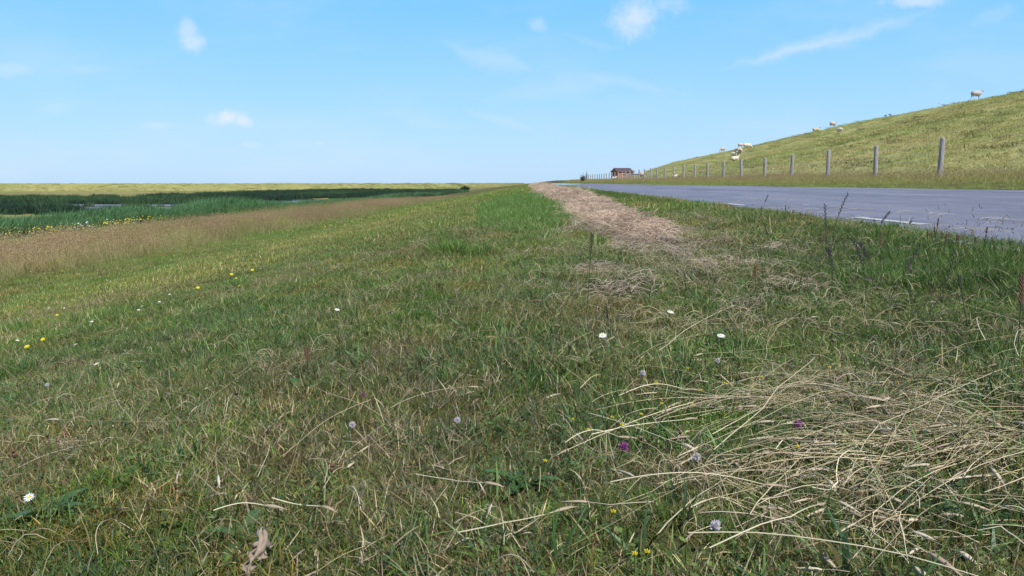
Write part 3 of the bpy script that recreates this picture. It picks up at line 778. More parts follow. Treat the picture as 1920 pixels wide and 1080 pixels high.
# dike grass ------------------------------------------------------------------------
X, Y = sample(3.6, 11.0, 50, 12, 75, margin=2); X2, Y2 = sample(1.1, 11, 60, 75, 190, margin=2); X3, Y3 = sample(.25, 12, 110, 190, 500, margin=2)
X = np.concatenate([X, X2, X3]); Y = np.concatenate([Y, Y2, Y3])
k = (X > 11.4) & (X < d_crest(Y) + 3); X, Y = X[k], Y[k]
g = np.clip((fbm(X, Y, 9, 101, 4) - .42) / .2, 0, 1)
low = np.clip(1 - (X - d_toe(Y) + .6) / 7, 0, 1)
T = lerp(np.array([[.93, 1.02, .85]]), np.array([[1.10, 1.02, .98]]), g)
T = lerp(T, np.array([[1.06, .98, .95]]), low * .5)
tuss = fbm(X, Y, 1.3, 103, 2)
T = T * np.where(tuss > .70, .62, 1)[:, None] * np.where((fbm(X, Y, 3.5, 105, 3) > .62)[:, None], np.array([[.80, .98, .78]]), 1)
rz, ti = rnd(len(X), .1)
scatter('dike_grass', 'yellow green grass covering the long dike slope', 'grass', dike_src, mk(X, Y, -.03), rz, ti, RNG.uniform(.6, 1.15, len(X)) * np.where(tuss > .70, 1.4, 1), T * RNG.uniform(.85, 1.15, (len(X), 1)))
# grass between road and fence
X, Y = sample(22, RX1 + .02, 11.6, 8, 60, margin=1); X2, Y2 = sample(7, RX1, 11.6, 60, 230, margin=1)
X = np.concatenate([X, X2]); Y = np.concatenate([Y, Y2])
k = (X < 11.4); X, Y = X[k], Y[k]
mow = X < 8.7 + (fbm(X, Y, 3, 111) - .5) * .6
rz, ti = rnd(len(X), .1)
sc_ = np.where(mow, .25, RNG.uniform(.6, 1.0, len(X)) * np.clip((X - 7.9) / 2.0, .35, 1.0))
T = np.where(mow[:, None], np.array([[.90, 1.16, .62]]), np.array([[1.1, 1.12, .85]]))
T = np.where(((X > 9.4) & (fbm(X, Y, 2, 113) > .48))[:, None], np.array([[1.1, 1.04, .92]]), T)
scatter('fence_line_grass', 'tall pale grass growing along the foot of the fence', 'grass', tall_src, mk(X, Y, -.01), rz, ti, sc_, T * RNG.uniform(.85, 1.15, (len(X), 1)))

# ------------------------------------------------------------------ far dike, water, far land
def ribbon(name, path, prof, mat, jit=.12, step=4.0):
    """extrude a cross-section (offset to the far side, height) along a path"""
    P = [Vector(p) for p in path]; pts = []
    for a_, b_ in zip(P[:-1], P[1:]):
        n = max(1, int((b_ - a_).length / step))
        pts += [a_.lerp(b_, i / n) for i in range(n)]
    pts.append(P[-1])
    V_, F_ = [], []
    for i, p_ in enumerate(pts):
        t_ = (pts[min(i + 1, len(pts) - 1)] - pts[max(i - 1, 0)]).normalized()
        nrm = Vector((-t_.y, t_.x))
        for j, (o_, h_) in enumerate(prof):
            q = p_ + nrm * o_
            z = h_ + (float(fbm(q.x, q.y, 6, 120, 3)) - .5) * jit * (2 if h_ > -1.5 else 0)
            V_.append((q.x, q.y, z))
    m_ = len(prof)
    for i in range(len(pts) - 1):
        for j in range(m_ - 1): F_.append((i * m_ + j, (i + 1) * m_ + j, (i + 1) * m_ + j + 1, i * m_ + j + 1))
    o_ = mesh_obj(name, V_, F_, mat, smooth=True)
    return tag(o_, kind='structure'), pts
path = [(-330, 192), (-220, 194), (-134, 204), (-85, 214), (-54, 236), (-36, 275), (-26, 330), (-17, 480), (-12, 700), (-6, 1100)]
far_dike, fp = ribbon('far_dike', path, [(-3, -2.2), (0, -2.08), (7.5, -.35), (8.5, -.17), (12, -.15), (20, -2.2)], M_dike, jit=.3)
PX_, PY_ = [], []
for a_, b_ in zip(fp[:-1], fp[1:]):
    n = int(max(1, (b_ - a_).length * 9 * (1.3 if a_.y < 350 else .5)))
    for _ in range(n):
        f_ = RNG.random(); q = a_.lerp(b_, f_); t_ = (b_ - a_).normalized(); o_ = RNG.uniform(-1, 10)
        PX_.append((q.x - t_.y * o_, q.y + t_.x * o_, np.interp(o_, [0, 7.5, 8.5, 12], [-2.1, -.4, -.25, -.2])))
PX_ = np.array(PX_); rz, ti = rnd(len(PX_), .1)
gg = fbm(PX_[:, 0], PX_[:, 1], 12, 131)
scatter('far_dike_grass', 'yellowish grass covering the low far dike on the left', 'grass', dike_src, PX_, rz, ti, RNG.uniform(.8, 1.6, len(PX_)) * np.where(RNG.random(len(PX_)) < .02, 2.4, 1),
        lerp(np.array([[.62, .74, .58]]), np.array([[.86, .80, .78]]), np.clip((gg - .4) * 4, 0, 1)) * RNG.uniform(.85, 1.15, (len(PX_), 1)))

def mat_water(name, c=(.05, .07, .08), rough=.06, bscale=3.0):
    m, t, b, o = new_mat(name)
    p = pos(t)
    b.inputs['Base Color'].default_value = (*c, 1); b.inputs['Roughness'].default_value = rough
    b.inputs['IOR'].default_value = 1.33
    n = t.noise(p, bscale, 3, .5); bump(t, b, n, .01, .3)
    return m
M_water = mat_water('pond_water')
M_mud = mat_simple('wet_mud', (.11, .095, .10), .35, .3, .4, .5)
def blob(name, cx, cy, rx, ry, z, mat, seed, n=64, jag=.35):
    V_ = [(cx, cy, z)]
    for i in range(n):
        a_ = 2 * math.pi * i / n
        r_ = 1 + (float(vn(math.cos(a_) * 3 + seed, math.sin(a_) * 3, 1, seed)) - .5) * jag * 2
        V_.append((cx + math.cos(a_) * rx * r_, cy + math.sin(a_) * ry * r_, z))
    return mesh_obj(name, V_, [(0, 1 + i, 1 + (i + 1) % n) for i in range(n)], mat)
tag(blob('water', -27.5, 92, 5.5, 13, -2.062, M_water, 2), kind='structure')
tag(blob('mud_flat', -34, 62, 14, 7, -2.066, M_mud, 5), kind='structure')
tag(blob('mud_bank', -52, 76, 26, 5, -2.070, M_mud, 9), kind='structure')
# sheet added on the far road, in pond material, to imitate a sky mirage
tag(mesh_obj('mirage_sheet', [(RX0 + .2, 78, road_z(RX0 + .2) + .004), (RX1 - .2, 92, road_z(RX1 - .2) + .004), (RX1 - .2, 420, road_z(RX1 - .2) + .004), (RX0 + .2, 420, road_z(RX0 + .2) + .004)],
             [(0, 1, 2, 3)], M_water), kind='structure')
# distant shore line seen over the end of the road
M_far = mat_grassy('far_shore_turf', [(.3, (.04, .06, .05)), (.7, (.07, .085, .06))], .01, .2)
sh, _ = ribbon('distant_shore', [(8, 1150), (40, 1120), (75, 1060), (120, 980)], [(-20, -2.5), (0, -1), (10, 1.2), (40, 1.2), (60, -2)], M_far, jit=.4, step=6)

# ------------------------------------------------------------------ road markings
M_paint = mat_simple('worn_white_paint', (.34, .34, .36), .7, .4, 9, .2)
def dash_set(name, X_, y_first, n, L=1.0, period=4.0, wd=.10):
    V_, F_ = [], []
    for i in range(n):
        y0 = y_first + i * period
        b0 = len(V_)
        segs = 6
        for k in range(segs + 1):
            for s_ in (-1, 1):
                x_ = X_ + s_ * (wd / 2) * random.uniform(.86, 1.05)
                V_.append((x_, y0 + L * k / segs, road_z(x_) + .004))
        for k in range(segs): F_.append((b0 + 2 * k, b0 + 2 * k + 1, b0 + 2 * k + 3, b0 + 2 * k + 2))
    return tag(mesh_obj(name, V_, F_, M_paint), kind='structure')
dash_set('road_marking', 2.27, 4.70 - 4, 24, wd=.085)
dash_set('road_marking', 6.45, 13.84 - 4, 24)

# straw bits on the road
parts = []
for i in range(75):
    x_ = RNG.uniform(RX0 + .15, RX1 - .5) if i > 50 else RNG.uniform(RX0 + .05, RX0 + .9); y_ = RNG.uniform(2.8, 14) if i > 50 else RNG.uniform(3, 8)
    parts.append(strand((x_, y_, road_z(x_) + .006), RNG.normal(0, .35), RNG.uniform(.04, .22), .0010, RNG.normal(0, .12), RNG, STRAWS[i % 6] * 1.1, rise=.008, seg=4))
v, t_, c = join(parts)
o = link(bpy.data.objects.new('road_straw', write_mesh('road_straw', v, t_, c, M_straw)))
tag(o, 'thin pale straws blown across the asphalt', 'straw', kind='stuff')

# ------------------------------------------------------------------ hay in the right foreground
parts = []
rh = np.random.default_rng(77)
def hz(x_, y_): return float(Hf(x_, y_))
def fg(px, py): 
    q = at(px, py, .03); return q
def lay(pxa, pya, pxb, pyb, rad=.0011, head=None, lift=.045, seg=9, c=None):
    """a straw from one seen spot to another, lying on the turf"""
    a_, b_ = at(pxa, pya, lift), at(pxb, pyb, lift)
    L = (b_ - a_).length
    pts = []
    bow = rh.normal(0, .05) * L; dirv = (b_ - a_).normalized(); sd = Vector((-dirv.y, dirv.x, 0))
    az = math.atan2(dirv.y, dirv.x)
    V_ = strand((a_.x, a_.y, 0), az, L, rad, rh.normal(0, .22), rh, (STRAWS[rh.integers(6)] if c is None else c) * (rh.uniform(.5, .85) if rh.random() < .35 else rh.uniform(.85, 1.2)), rise=0, seg=seg, head=head)
    vv = V_[0]
    base_l = Hf(vv[:, 0], vv[:, 1])
    f_ = np.clip(((vv[:, 0] - a_.x) * dirv.x + (vv[:, 1] - a_.y) * dirv.y) / max(L, 1e-3), 0, 1.2)
    z0, z1 = float(Hf(a_.x, a_.y)) + lift, float(Hf(b_.x, b_.y)) + lift
    vv[:, 2] += np.maximum(z0 * (1 - f_) + z1 * f_, base_l + .02) + np.sin(np.clip(f_, 0, 1) * math.pi) * rh.uniform(-.005, .02)
    parts.append(V_)
def rhead():
    return (rh.uniform(.022, .048), rh.uniform(.0018, .0036), HEADC[rh.integers(4)] * rh.uniform(.85, 1.15)) if rh.random() < .34 else None
# main sheaf from the right edge to the left, fanning
def lay2(x, y, L, an, **k):
    lay(x, float(np.clip(y, 560, 1074)), x + L * math.cos(an), float(np.clip(y - L * math.sin(an), 560, 1074)), **k)
def lf(): return rh.uniform(.004, .042)
for i in range(190):
    xb = rh.uniform(1560, 2050); yb = 828 + rh.normal(0, 26) - (1920 - xb) * .02
    lay2(xb, yb, rh.uniform(60, 380) * (1 if rh.random() < .6 else .5), math.pi + rh.normal(.10, .26), rad=rh.uniform(.0003, .0010), head=rhead(), lift=lf())
for i in range(130):                                             # upper sheaf
    lay2(rh.uniform(1300, 1850), 752 + rh.normal(0, 24), rh.uniform(40, 250), (math.pi if rh.random() < .6 else 0) + rh.normal(0, .25), rad=rh.uniform(.0004, .0008), head=rhead(), lift=lf())
for i in range(110):                                             # lower criss-cross
    lay2(rh.uniform(1230, 1860), 925 + rh.normal(0, 55), rh.uniform(40, 280), rh.random() * 6.283 if rh.random() < .25 else rh.normal(0, .35), rad=rh.uniform(.0003, .0010), head=rhead(), lift=lf())
for i in range(120):                                            # sprinkled singles over the right half
    lay2(rh.uniform(1000, 1920), rh.uniform(560, 860), rh.uniform(30, 190), rh.normal(.05, .6) + (math.pi if rh.random() < .5 else 0), rad=rh.uniform(.0004, .0008), head=rhead(), lift=lf())
for i in range(55):                                             # few on the left
    lay2(rh.uniform(20, 1050), rh.uniform(640, 1060), rh.uniform(40, 170), rh.random() * 6.283, rad=rh.uniform(.0004, .0008), head=rhead(), lift=rh.uniform(.01, .045))
for q in [(1145, 905, 1440, 918), (780, 890, 905, 905), (1300, 755, 1060, 840), (1160, 742, 1290, 735), (1440, 745, 1210, 735), (905, 905, 830, 880), (1110, 815, 1290, 790),
          (860, 1000, 1050, 975), (1225, 942, 1100, 945), (510, 935, 600, 950), (1290, 1000, 1920, 1065), (1060, 830, 1150, 815), (1330, 1030, 1610, 985), (400, 958, 500, 940)]:
    lay(*q, rad=.0010, head=(.032, .0026, HEADC[1]), lift=.04, c=STRAWS[2])
v, t_, c = join(parts)
o = link(bpy.data.objects.new('cut_hay', write_mesh('cut_hay', v, t_, c, M_straw)))
tag(o, 'pale cut hay stalks with seed heads strewn over the right foreground', 'hay', kind='stuff')
print('hay tris', len(t_))


# ================================================================== THINGS
def ellipsoid(bm, c, r, rot=(0, 0, 0), seg=12):
    mt = Matrix.Translation(c) @ Euler(rot).to_matrix().to_4x4() @ Matrix.Diagonal((*r, 1))
    bmesh.ops.create_uvsphere(bm, u_segments=seg, v_segments=max(6, seg // 2 + 2), radius=1, matrix=mt)
def limb(bm, pts, seg=8):
    """closed tapering tube through (x, y, z, r) points"""
    rings = []
    for i, (x, y, z, r) in enumerate(pts):
        a_ = Vector(pts[max(i - 1, 0)][:3]); b_ = Vector(pts[min(i + 1, len(pts) - 1)][:3])
        q = (b_ - a_).to_track_quat('Z', 'Y')
        rings.append([bm.verts.new(Vector((x, y, z)) + q @ Vector((math.cos(k * 2 * math.pi / seg) * r, math.sin(k * 2 * math.pi / seg) * r, 0))) for k in range(seg)])
    for r0, r1_ in zip(rings[:-1], rings[1:]):
        for k in range(seg): bm.faces.new((r0[k], r0[(k + 1) % seg], r1_[(k + 1) % seg], r1_[k]))
    bm.faces.new(rings[0][::-1]); bm.faces.new(rings[-1])
def box(bm, c, s_, rot=0.0, bev=0.0):
    mt = Matrix.Translation(c) @ Matrix.Rotation(rot, 4, 'Z') @ Matrix.Diagonal((*s_, 1))
    r = bmesh.ops.create_cube(bm, size=1, matrix=mt)
    if bev: bmesh.ops.bevel(bm, geom=list({e for v_ in r['verts'] for e in v_.link_edges}), offset=bev, segments=1, affect='EDGES')
def bm_obj(name, bm, mat, parent=None, smooth=False):
    bmesh.ops.recalc_face_normals(bm, faces=bm.faces[:])
    me = bpy.data.meshes.new(name); bm.to_mesh(me); bm.free()
    me.materials.append(mat)
    if smooth: me.polygons.foreach_set('use_smooth', [True] * len(me.polygons))
    o = link(bpy.data.objects.new(name, me))
    if parent: o.parent = parent
    return o
def copy_tree(o, parent=None):
    c = o.copy(); S.collection.objects.link(c)
    if parent: c.parent = parent
    for ch in [q for q in o.children]: copy_tree(ch, c)
    return c

# ---------------------------------------------------------------- sheep
def mat_wool(name, c, dirty=.5):
    m, t, b, o = new_mat(name)
    tcn = t.add('ShaderNodeTexCoord').outputs['Object']
    n = t.noise(tcn, 9, 5, .7); f_ = t.noise(tcn, 55, 3, .7)
    col = t.mixc(t.range(n, .4, .7, 0, dirty), c, tuple(x * .62 for x in c))
    t.put(b.inputs['Base Color'], col); b.inputs['Roughness'].default_value = 1; b.inputs['Specular IOR Level'].default_value = .05
    bump(t, b, f_, .03, .9)
    return m
M_wool = mat_wool('cream_wool', (.50, .40, .32))
M_woolg = mat_wool('grey_wool', (.48, .42, .39), .7)
M_lamb = mat_wool('white_lamb_wool', (.64, .58, .47), .25)
M_face = mat_simple('pale_sheep_face', (.78, .70, .62), .8, .12, 20)
M_dark = mat_simple('dark_horn', (.03, .025, .025), .5, .2, 20)
def sheep_mesh(kind, mat):
    """continuous wool body, head to +X. kinds: stand, graze, lie, front (head low and turned)"""
    bm = bmesh.new()
    if kind == 'lie':
        ellipsoid(bm, (0, 0, .26), (.52, .25, .26)); ellipsoid(bm, (-.28, 0, .25), (.30, .27, .25)); ellipsoid(bm, (.32, 0, .28), (.24, .22, .24))
        limb(bm, [(.38, 0, .34, .16), (.52, 0, .46, .13), (.60, 0, .56, .10)])
        ellipsoid(bm, (.68, 0, .57), (.14, .085, .095), (0, .25, 0)); ellipsoid(bm, (.78, 0, .53), (.08, .055, .06), (0, .3, 0))
        for s_ in (-1, 1):
            limb(bm, [(.30, s_ * .14, .16, .08), (.48, s_ * .16, .07, .05), (.62, s_ * .15, .045, .035)])
            limb(bm, [(-.35, s_ * .17, .20, .13), (-.18, s_ * .27, .11, .09), (-.38, s_ * .29, .05, .045), (-.22, s_ * .30, .04, .035)])
            ellipsoid(bm, (.60, s_ * .115, .62), (.03, .07, .025), (s_ * .3, 0, 0))
        limb(bm, [(-.52, 0, .28, .05), (-.60, 0, .18, .03)])
    else:
        ellipsoid(bm, (0, 0, .56), (.54, .30, .285)); ellipsoid(bm, (-.30, 0, .57), (.29, .29, .275)); ellipsoid(bm, (.28, 0, .56), (.28, .27, .285))
        ellipsoid(bm, (.02, 0, .46), (.40, .27, .20))
        step = .05
        for s_ in (-1, 1):
            limb(bm, [(.32, s_ * .12, .44, .095), (.33 + s_ * step, s_ * .12, .29, .052), (.33 + s_ * step * 1.4, s_ * .12, .15, .036), (.33 + s_ * step * 1.5, s_ * .12, .04, .032), (.36 + s_ * step * 1.5, s_ * .12, .0, .04)])
            limb(bm, [(-.34, s_ * .13, .48, .14), (-.30 - s_ * step, s_ * .13, .34, .082), (-.42 - s_ * step, s_ * .13, .22, .045), (-.38 - s_ * step, s_ * .13, .05, .034), (-.35 - s_ * step, s_ * .13, .0, .04)])
        limb(bm, [(-.50, 0, .62, .05), (-.57, 0, .48, .035), (-.56, 0, .38, .025)])
        if kind == 'stand': nk = [(.40, 0, .62, .18), (.55, 0, .74, .13), (.63, 0, .84, .10)]; hd = (.70, 0, .86); an = .35
        elif kind == 'graze': nk = [(.42, 0, .54, .17), (.60, 0, .42, .12), (.70, 0, .28, .09)]; hd = (.74, 0, .18); an = 1.15
        else: nk = [(.42, 0, .58, .17), (.56, .02, .60, .13), (.64, .04, .58, .10)]; hd = (.70, .05, .54); an = .8
        limb(bm, nk)
        ellipsoid(bm, hd, (.135, .08, .09), (0, an, 0))
        nose = Vector(hd) + Euler((0, an, 0)).to_matrix() @ Vector((.12, 0, -.01))
        ellipsoid(bm, nose, (.085, .052, .058), (0, an, 0))
        for s_ in (-1, 1):
            e_ = Vector(hd) + Euler((0, an, 0)).to_matrix() @ Vector((-.06, s_ * .11, .06))
            ellipsoid(bm, e_, (.028, .075, .022), (s_ * .35, 0, 0))
    me_o = bm_obj('body', bm, mat, None, True)
    rm = me_o.modifiers.new('skin', 'REMESH'); rm.mode = 'VOXEL'; rm.voxel_size = .022; rm.use_smooth_shade = True
    sm = me_o.modifiers.new('relax', 'SMOOTH'); sm.factor = .5; sm.iterations = 4
    return me_o
_sh = {}
def sheep(kind, mat, loc, rz, scale, label, cat='sheep', group='sheep grazing on the dike', tilt=0.0):
    key = (kind, mat.name)
    if key not in _sh:
        root = empty('lamb' if cat == 'lamb' else 'sheep', (0, 0, 0))
        b = sheep_mesh(kind, mat); b.parent = root
        hd, an = {'stand': ((.70, 0, .86), .35), 'graze': ((.74, 0, .18), 1.15), 'front': ((.70, .05, .54), .8), 'lie': ((.68, 0, .57), .25)}[kind]
        bm = bmesh.new(); mt = Euler((0, an, 0)).to_matrix()
        for s_ in (-1, 1):
            bm = bmesh.new(); ellipsoid(bm, Vector(hd) + mt @ Vector((.05, s_ * .068, .03)), (.014, .012, .014), seg=8)
            bm_obj('eye', bm, M_dark, root)
        bm = bmesh.new()
        ellipsoid(bm, Vector(hd) + mt @ Vector((.195, 0, -.012)), (.02, .028, .022), seg=8)
        bm_obj('nose', bm, M_dark, root)
        _sh[key] = root
    else:
        root = copy_tree(_sh[key])
    root.name = 'lamb' if cat == 'lamb' else 'sheep'
    root.location = loc; root.scale = (scale,) * 3; root.rotation_euler = (0, tilt, rz)
    tag(root, label, cat, group)
    return root
def on_dike(px, py, far=60):
    while True:
        q = at(px, py)
        if q.x < d_crest(q.y) + 1.0 and q.y < 600: break
        py += .4
    return Vector((q.x, q.y, float(Hf(q.x, q.y)) + .06))
def on_crest(px, back=0.0):
    u, v_ = tangent(px, 343); ys_ = np.linspace(30, 420, 4000); xs_ = u * ys_
    i = int(np.argmax(Hf(xs_, ys_) / ys_)); y_ = ys_[i] - back
    return Vector((u * y_, y_, float(Hf(u * y_, y_)) + .05))
sheep('stand', M_woolg, on_crest(1818), .15, .92, 'shorn white sheep standing highest on the dike crest, head raised to the right')
sheep('stand', M_woolg, on_crest(1556), .5, .92, 'sheep standing on the crest between a lying sheep and a small lamb')
sheep('lie', M_wool, on_crest(1525, 2.5), .1, .95, 'cream sheep lying down just under the dike crest')
sheep('front', M_lamb, on_dike(1574, 251.5), -1.45, .66, 'small white lamb standing below the crest to the right of a standing sheep', 'lamb', 'lambs on the dike')
sheep('graze', M_wool, on_crest(1353, .5), -2.6, 1.35, 'woolly sheep grazing at the crest, leftmost of those on the skyline')
sheep('front', M_wool, on_crest(1386, .5), .35, 1.25, 'brownish sheep on the skyline with a paler sheep in front of its head')
sheep('graze', M_lamb, on_dike(1401, 280.5), -.1, .85, 'pale cream sheep grazing just below the skyline beside a browner one')
sheep('front', M_wool, on_dike(1384, 295), -1.45, 1.1, 'large woolly ewe facing the road with two lambs at her feet')
sheep('stand', M_lamb, on_dike(1376, 298), -1.3, .75, 'cream lamb standing against the side of the large ewe', 'lamb', 'lambs on the dike')
sheep('lie', M_lamb, on_dike(1377.5, 301.5), .35, .68, 'white lamb lying on the slope in front of the large ewe', 'lamb', 'lambs on the dike')
def on_ground(px, Y_, dz=.03):
    u, v_ = tangent(px, 343); x_ = u * Y_
    return Vector((x_, Y_, float(Hf(x_, Y_)) + dz))
sheep('graze', M_wool, on_ground(1204, 88), 1.2, .95, 'round cream sheep standing behind the fence posts near the foot of the dike')
q = at(1264, 337); sheep('lie', M_lamb, on_ground(1264, 66, .18), .4, .42, 'tiny white lamb lying in the grass at the fence', 'lamb', 'lambs on the dike')
sheep('lie', M_lamb, on_ground(1151.5, 172, .35), .2, .8, 'white lamb resting in front of the brick hut', 'lamb', 'lambs on the dike')

# crows on the crest
M_crow = mat_simple('black_feathers', (.012, .012, .016), .45, .3, 30)
def crow(loc, rz, label):
    root = empty('crow', loc, rz)
    bm = bmesh.new()
    ellipsoid(bm, (0, 0, .15), (.15, .07, .075), (0, -.35, 0)); ellipsoid(bm, (.14, 0, .25), (.05, .042, .045))
    limb(bm, [(.06, 0, .19, .06), (.12, 0, .24, .042)])
    limb(bm, [(-.10, 0, .12, .05), (-.20, 0, .07, .04), (-.30, 0, .04, .03)])
    b = bm_obj('body', bm, M_crow, root, True)
    rm = b.modifiers.new('skin', 'REMESH'); rm.mode = 'VOXEL'; rm.voxel_size = .012
    bm = bmesh.new(); limb(bm, [(.18, 0, .25, .018), (.22, 0, .245, .012), (.25, 0, .235, .003)], 6); bm_obj('beak', bm, M_dark, root)
    for s_ in (-1, 1):
        bm = bmesh.new(); limb(bm, [(.0, s_ * .03, .10, .012), (.01, s_ * .03, .0, .008), (.05, s_ * .03, .0, .006)], 6); bm_obj('leg', bm, M_dark, root)
    root.scale = (.85,) * 3
    return tag(root, label, 'bird', 'crows on the dike')
crow(on_crest(1653), .3, 'black crow on the crest, left of a pair between two sheep')
crow(on_crest(1661), 2.6, 'black crow on the crest, right of a pair between two sheep')

# ---------------------------------------------------------------- fence
def mat_post():
    m, t, b, o = new_mat('weathered_wood')
    tcn = t.add('ShaderNodeTexCoord').outputs['Object']
    g_ = t.noise(t.mapping(tcn, (30, 30, 2.2)), 1.6, 6, .7); n = t.noise(tcn, 3, 4, .6)
    col = t.ramp(g_, [(.3, (.14, .125, .12)), (.5, (.32, .29, .28)), (.7, (.52, .48, .46))])
    col = t.mixc(t.range(n, .5, .8, 0, .5), col, (.20, .19, .14))
    t.put(b.inputs['Base Color'], col); b.inputs['Roughness'].default_value = .9; b.inputs['Specular IOR Level'].default_value = .15
    bump(t, b, g_, .012)
    return m
M_post = mat_post()
M_wire = mat_simple('galvanised_wire', (.32, .33, .34), .45, .2, 20, .6)
posts = []
def post_mesh(seed):
    rr = random.Random(seed); bm = bmesh.new(); seg = 12; rings = []
    for k, z in enumerate([-.35, 0, .25, .5, .75, .98, 1.06, 1.075]):
        rad = .070 * (1 - .08 * k / 7) * (.82 if k == 7 else 1)
        ox, oy = math.sin(z * 2 + seed) * .008, math.cos(z * 1.7 + seed) * .008
        rings.append([bm.verts.new((ox + math.cos(a_ * 2 * math.pi / seg) * rad * (1 - (.28 if a_ == seed % seg and k > 2 else 0)) * rr.uniform(.95, 1.05),
                                    oy + math.sin(a_ * 2 * math.pi / seg) * rad * rr.uniform(.95, 1.05), z + (rr.uniform(-.012, .012) if k > 5 else 0))) for a_ in range(seg)])
    for r0, r1_ in zip(rings[:-1], rings[1:]):
        for k in range(seg): bm.faces.new((r0[k], r0[(k + 1) % seg], r1_[(k + 1) % seg], r1_[k]))
    bm.faces.new(rings[-1])
    return bm
FX = 10.6
fence = empty('fence', (FX, 20.9, float(Hf(FX, 20.9))))
fz0 = fence.location.copy()
tag(fence, 'sheep fence of weathered grey wooden posts and wire along the dike foot', 'fence')
protos = [bm_obj('post', post_mesh(i + 1), M_post, fence, False) for i in range(5)]
for i in range(38):
    Y_ = 21.4 + 4 * i
    x_ = FX + random.uniform(-.03, .03) + (0 if Y_ < 130 else (Y_ - 130) * -.02)
    z_ = float(Hf(FX, Y_))
    o = protos[i] if i < 5 else protos[i % 5].copy()
    if i >= 5: S.collection.objects.link(o); o.parent = fence
    o.location = Vector((x_, Y_, z_ + random.uniform(-.03, .03))) - fz0
    o.rotation_euler = (random.gauss(0, .012), random.gauss(0, .014), random.random() * 6.28)
    posts.append((x_, Y_, z_))
def wire_path(h, r_):
    V_, F_ = [], []
    for (x0, y0, z0), (x1, y1, z1) in zip(posts[:-1], posts[1:]):
        for k in range(4):
            for f_ in (k / 4, (k + 1) / 4):
                x_ = x0 + (x1 - x0) * f_ - .085; y_ = y0 + (y1 - y0) * f_; z_ = z0 + (z1 - z0) * f_ + h - .02 * math.sin(f_ * math.pi)
                for q in range(4): V_.append((x_ + r_ * math.cos(q * 1.571) - fz0.x, y_ - fz0.y, z_ + r_ * math.sin(q * 1.571) - fz0.z))
            b = len(V_) - 8
            for q in range(4): F_.append((b + q, b + (q + 1) % 4, b + 4 + (q + 1) % 4, b + 4 + q))
    return V_, F_
for h in (.36, .54, .92):
    V_, F_ = wire_path(h, .002)
    mesh_obj('wire', V_, F_, M_wire, fence)
V_, F_ = [], []
for (x0, y0, z0), (x1, y1, z1) in zip(posts[:22], posts[1:23]):
    for k in range(1, 20):
        f_ = k / 20; x_ = x0 + (x1 - x0) * f_ - .085 - fz0.x; y_ = y0 + (y1 - y0) * f_ - fz0.y; z_ = z0 + (z1 - z0) * f_ - .02 * math.sin(f_ * math.pi) - fz0.z
        b = len(V_); r_ = .0012
        for zz in (.18, .72):
            for q in range(3): V_.append((x_ + r_ * math.cos(q * 2.094), y_ + r_ * math.sin(q * 2.094), z_ + zz))
        for q in range(3): F_.append((b + q, b + (q + 1) % 3, b + 3 + (q + 1) % 3, b + 3 + q))
for hh in (.18, .72):
    v2, f2 = wire_path(hh, .0025); b = len(V_)
    V_ += v2; F_ += [tuple(x + b for x in f_) for f_ in f2]
mesh_obj('wire_netting', V_, F_, M_wire, fence)

# ---------------------------------------------------------------- brick hut
def mat_brick():
    m, t, b, o = new_mat('red_brick')
    tcn = t.add('ShaderNodeTexCoord').outputs['Object']
    n = t.noise(tcn, 1.2, 4, .6)
    br = t.add('ShaderNodeTexBrick'); t.l.new(t.mapping(tcn, (1, 1, 1), (math.pi / 2, 0, 0)), br.inputs['Vector'])
    br.inputs['Color1'].default_value = (.36, .12, .065, 1); br.inputs['Color2'].default_value = (.25, .085, .055, 1); br.inputs['Mortar'].default_value = (.28, .22, .18, 1)
    br.inputs['Scale'].default_value = 4; br.inputs['Mortar Size'].default_value = .012
    col = t.mixc(1, br.outputs[0], t.ramp(n, [(.3, (.8, .8, .8)), (.7, (1.25, 1.2, 1.15))]), 'MULTIPLY')
    t.put(b.inputs['Base Color'], col); b.inputs['Roughness'].default_value = .9
    return m
M_brick = mat_brick()
M_tile = mat_simple('dark_roof_tiles', (.085, .06, .07), .45, .4, 6, .5)
M_frame = mat_simple('white_frame', (.62, .62, .60), .5, .1, 5)
M_glass = mat_simple('dark_window_glass', (.02, .025, .04), .08, .1, 5, .6)
M_door = mat_simple('dark_blue_door', (.03, .04, .09), .5, .2, 8)
hq = on_ground(1166, 190, 0)
hut = empty('brick_hut', (hq.x, hq.y, hq.z + .02), math.radians(25))
tag(hut, 'small red brick hut with a dark gabled roof behind the distant fence posts', 'hut')
LX, LY, HH, RG = 4.2, 2.9, 1.92, .78                            # length, depth, eaves, ridge rise
bm = bmesh.new()
v_ = [bm.verts.new(c_) for c_ in [(-LX/2, -LY/2, -.3), (LX/2, -LY/2, -.3), (LX/2, LY/2, -.3), (-LX/2, LY/2, -.3), (-LX/2, -LY/2, HH), (LX/2, -LY/2, HH), (LX/2, LY/2, HH), (-LX/2, LY/2, HH), (-LX/2, 0, HH + RG), (LX/2, 0, HH + RG)]]
for f_ in [(0, 1, 5, 4), (2, 3, 7, 6), (3, 0, 4, 8, 7), (1, 2, 6, 9, 5), (0, 3, 2, 1)]: bm.faces.new([v_[k] for k in f_])
bm_obj('wall', bm, M_brick, hut)
bm = bmesh.new(); sl = math.atan2(RG, LY / 2); L_ = math.hypot(RG, LY / 2) + .22
for s_ in (-1, 1):
    mt = Matrix.Translation((0, s_ * (LY / 4 + .07), HH + RG / 2 + .03)) @ Matrix.Rotation(-s_ * sl, 4, 'X') @ Matrix.Diagonal((LX + .3, L_, .07, 1))
    bmesh.ops.create_cube(bm, size=1, matrix=mt)
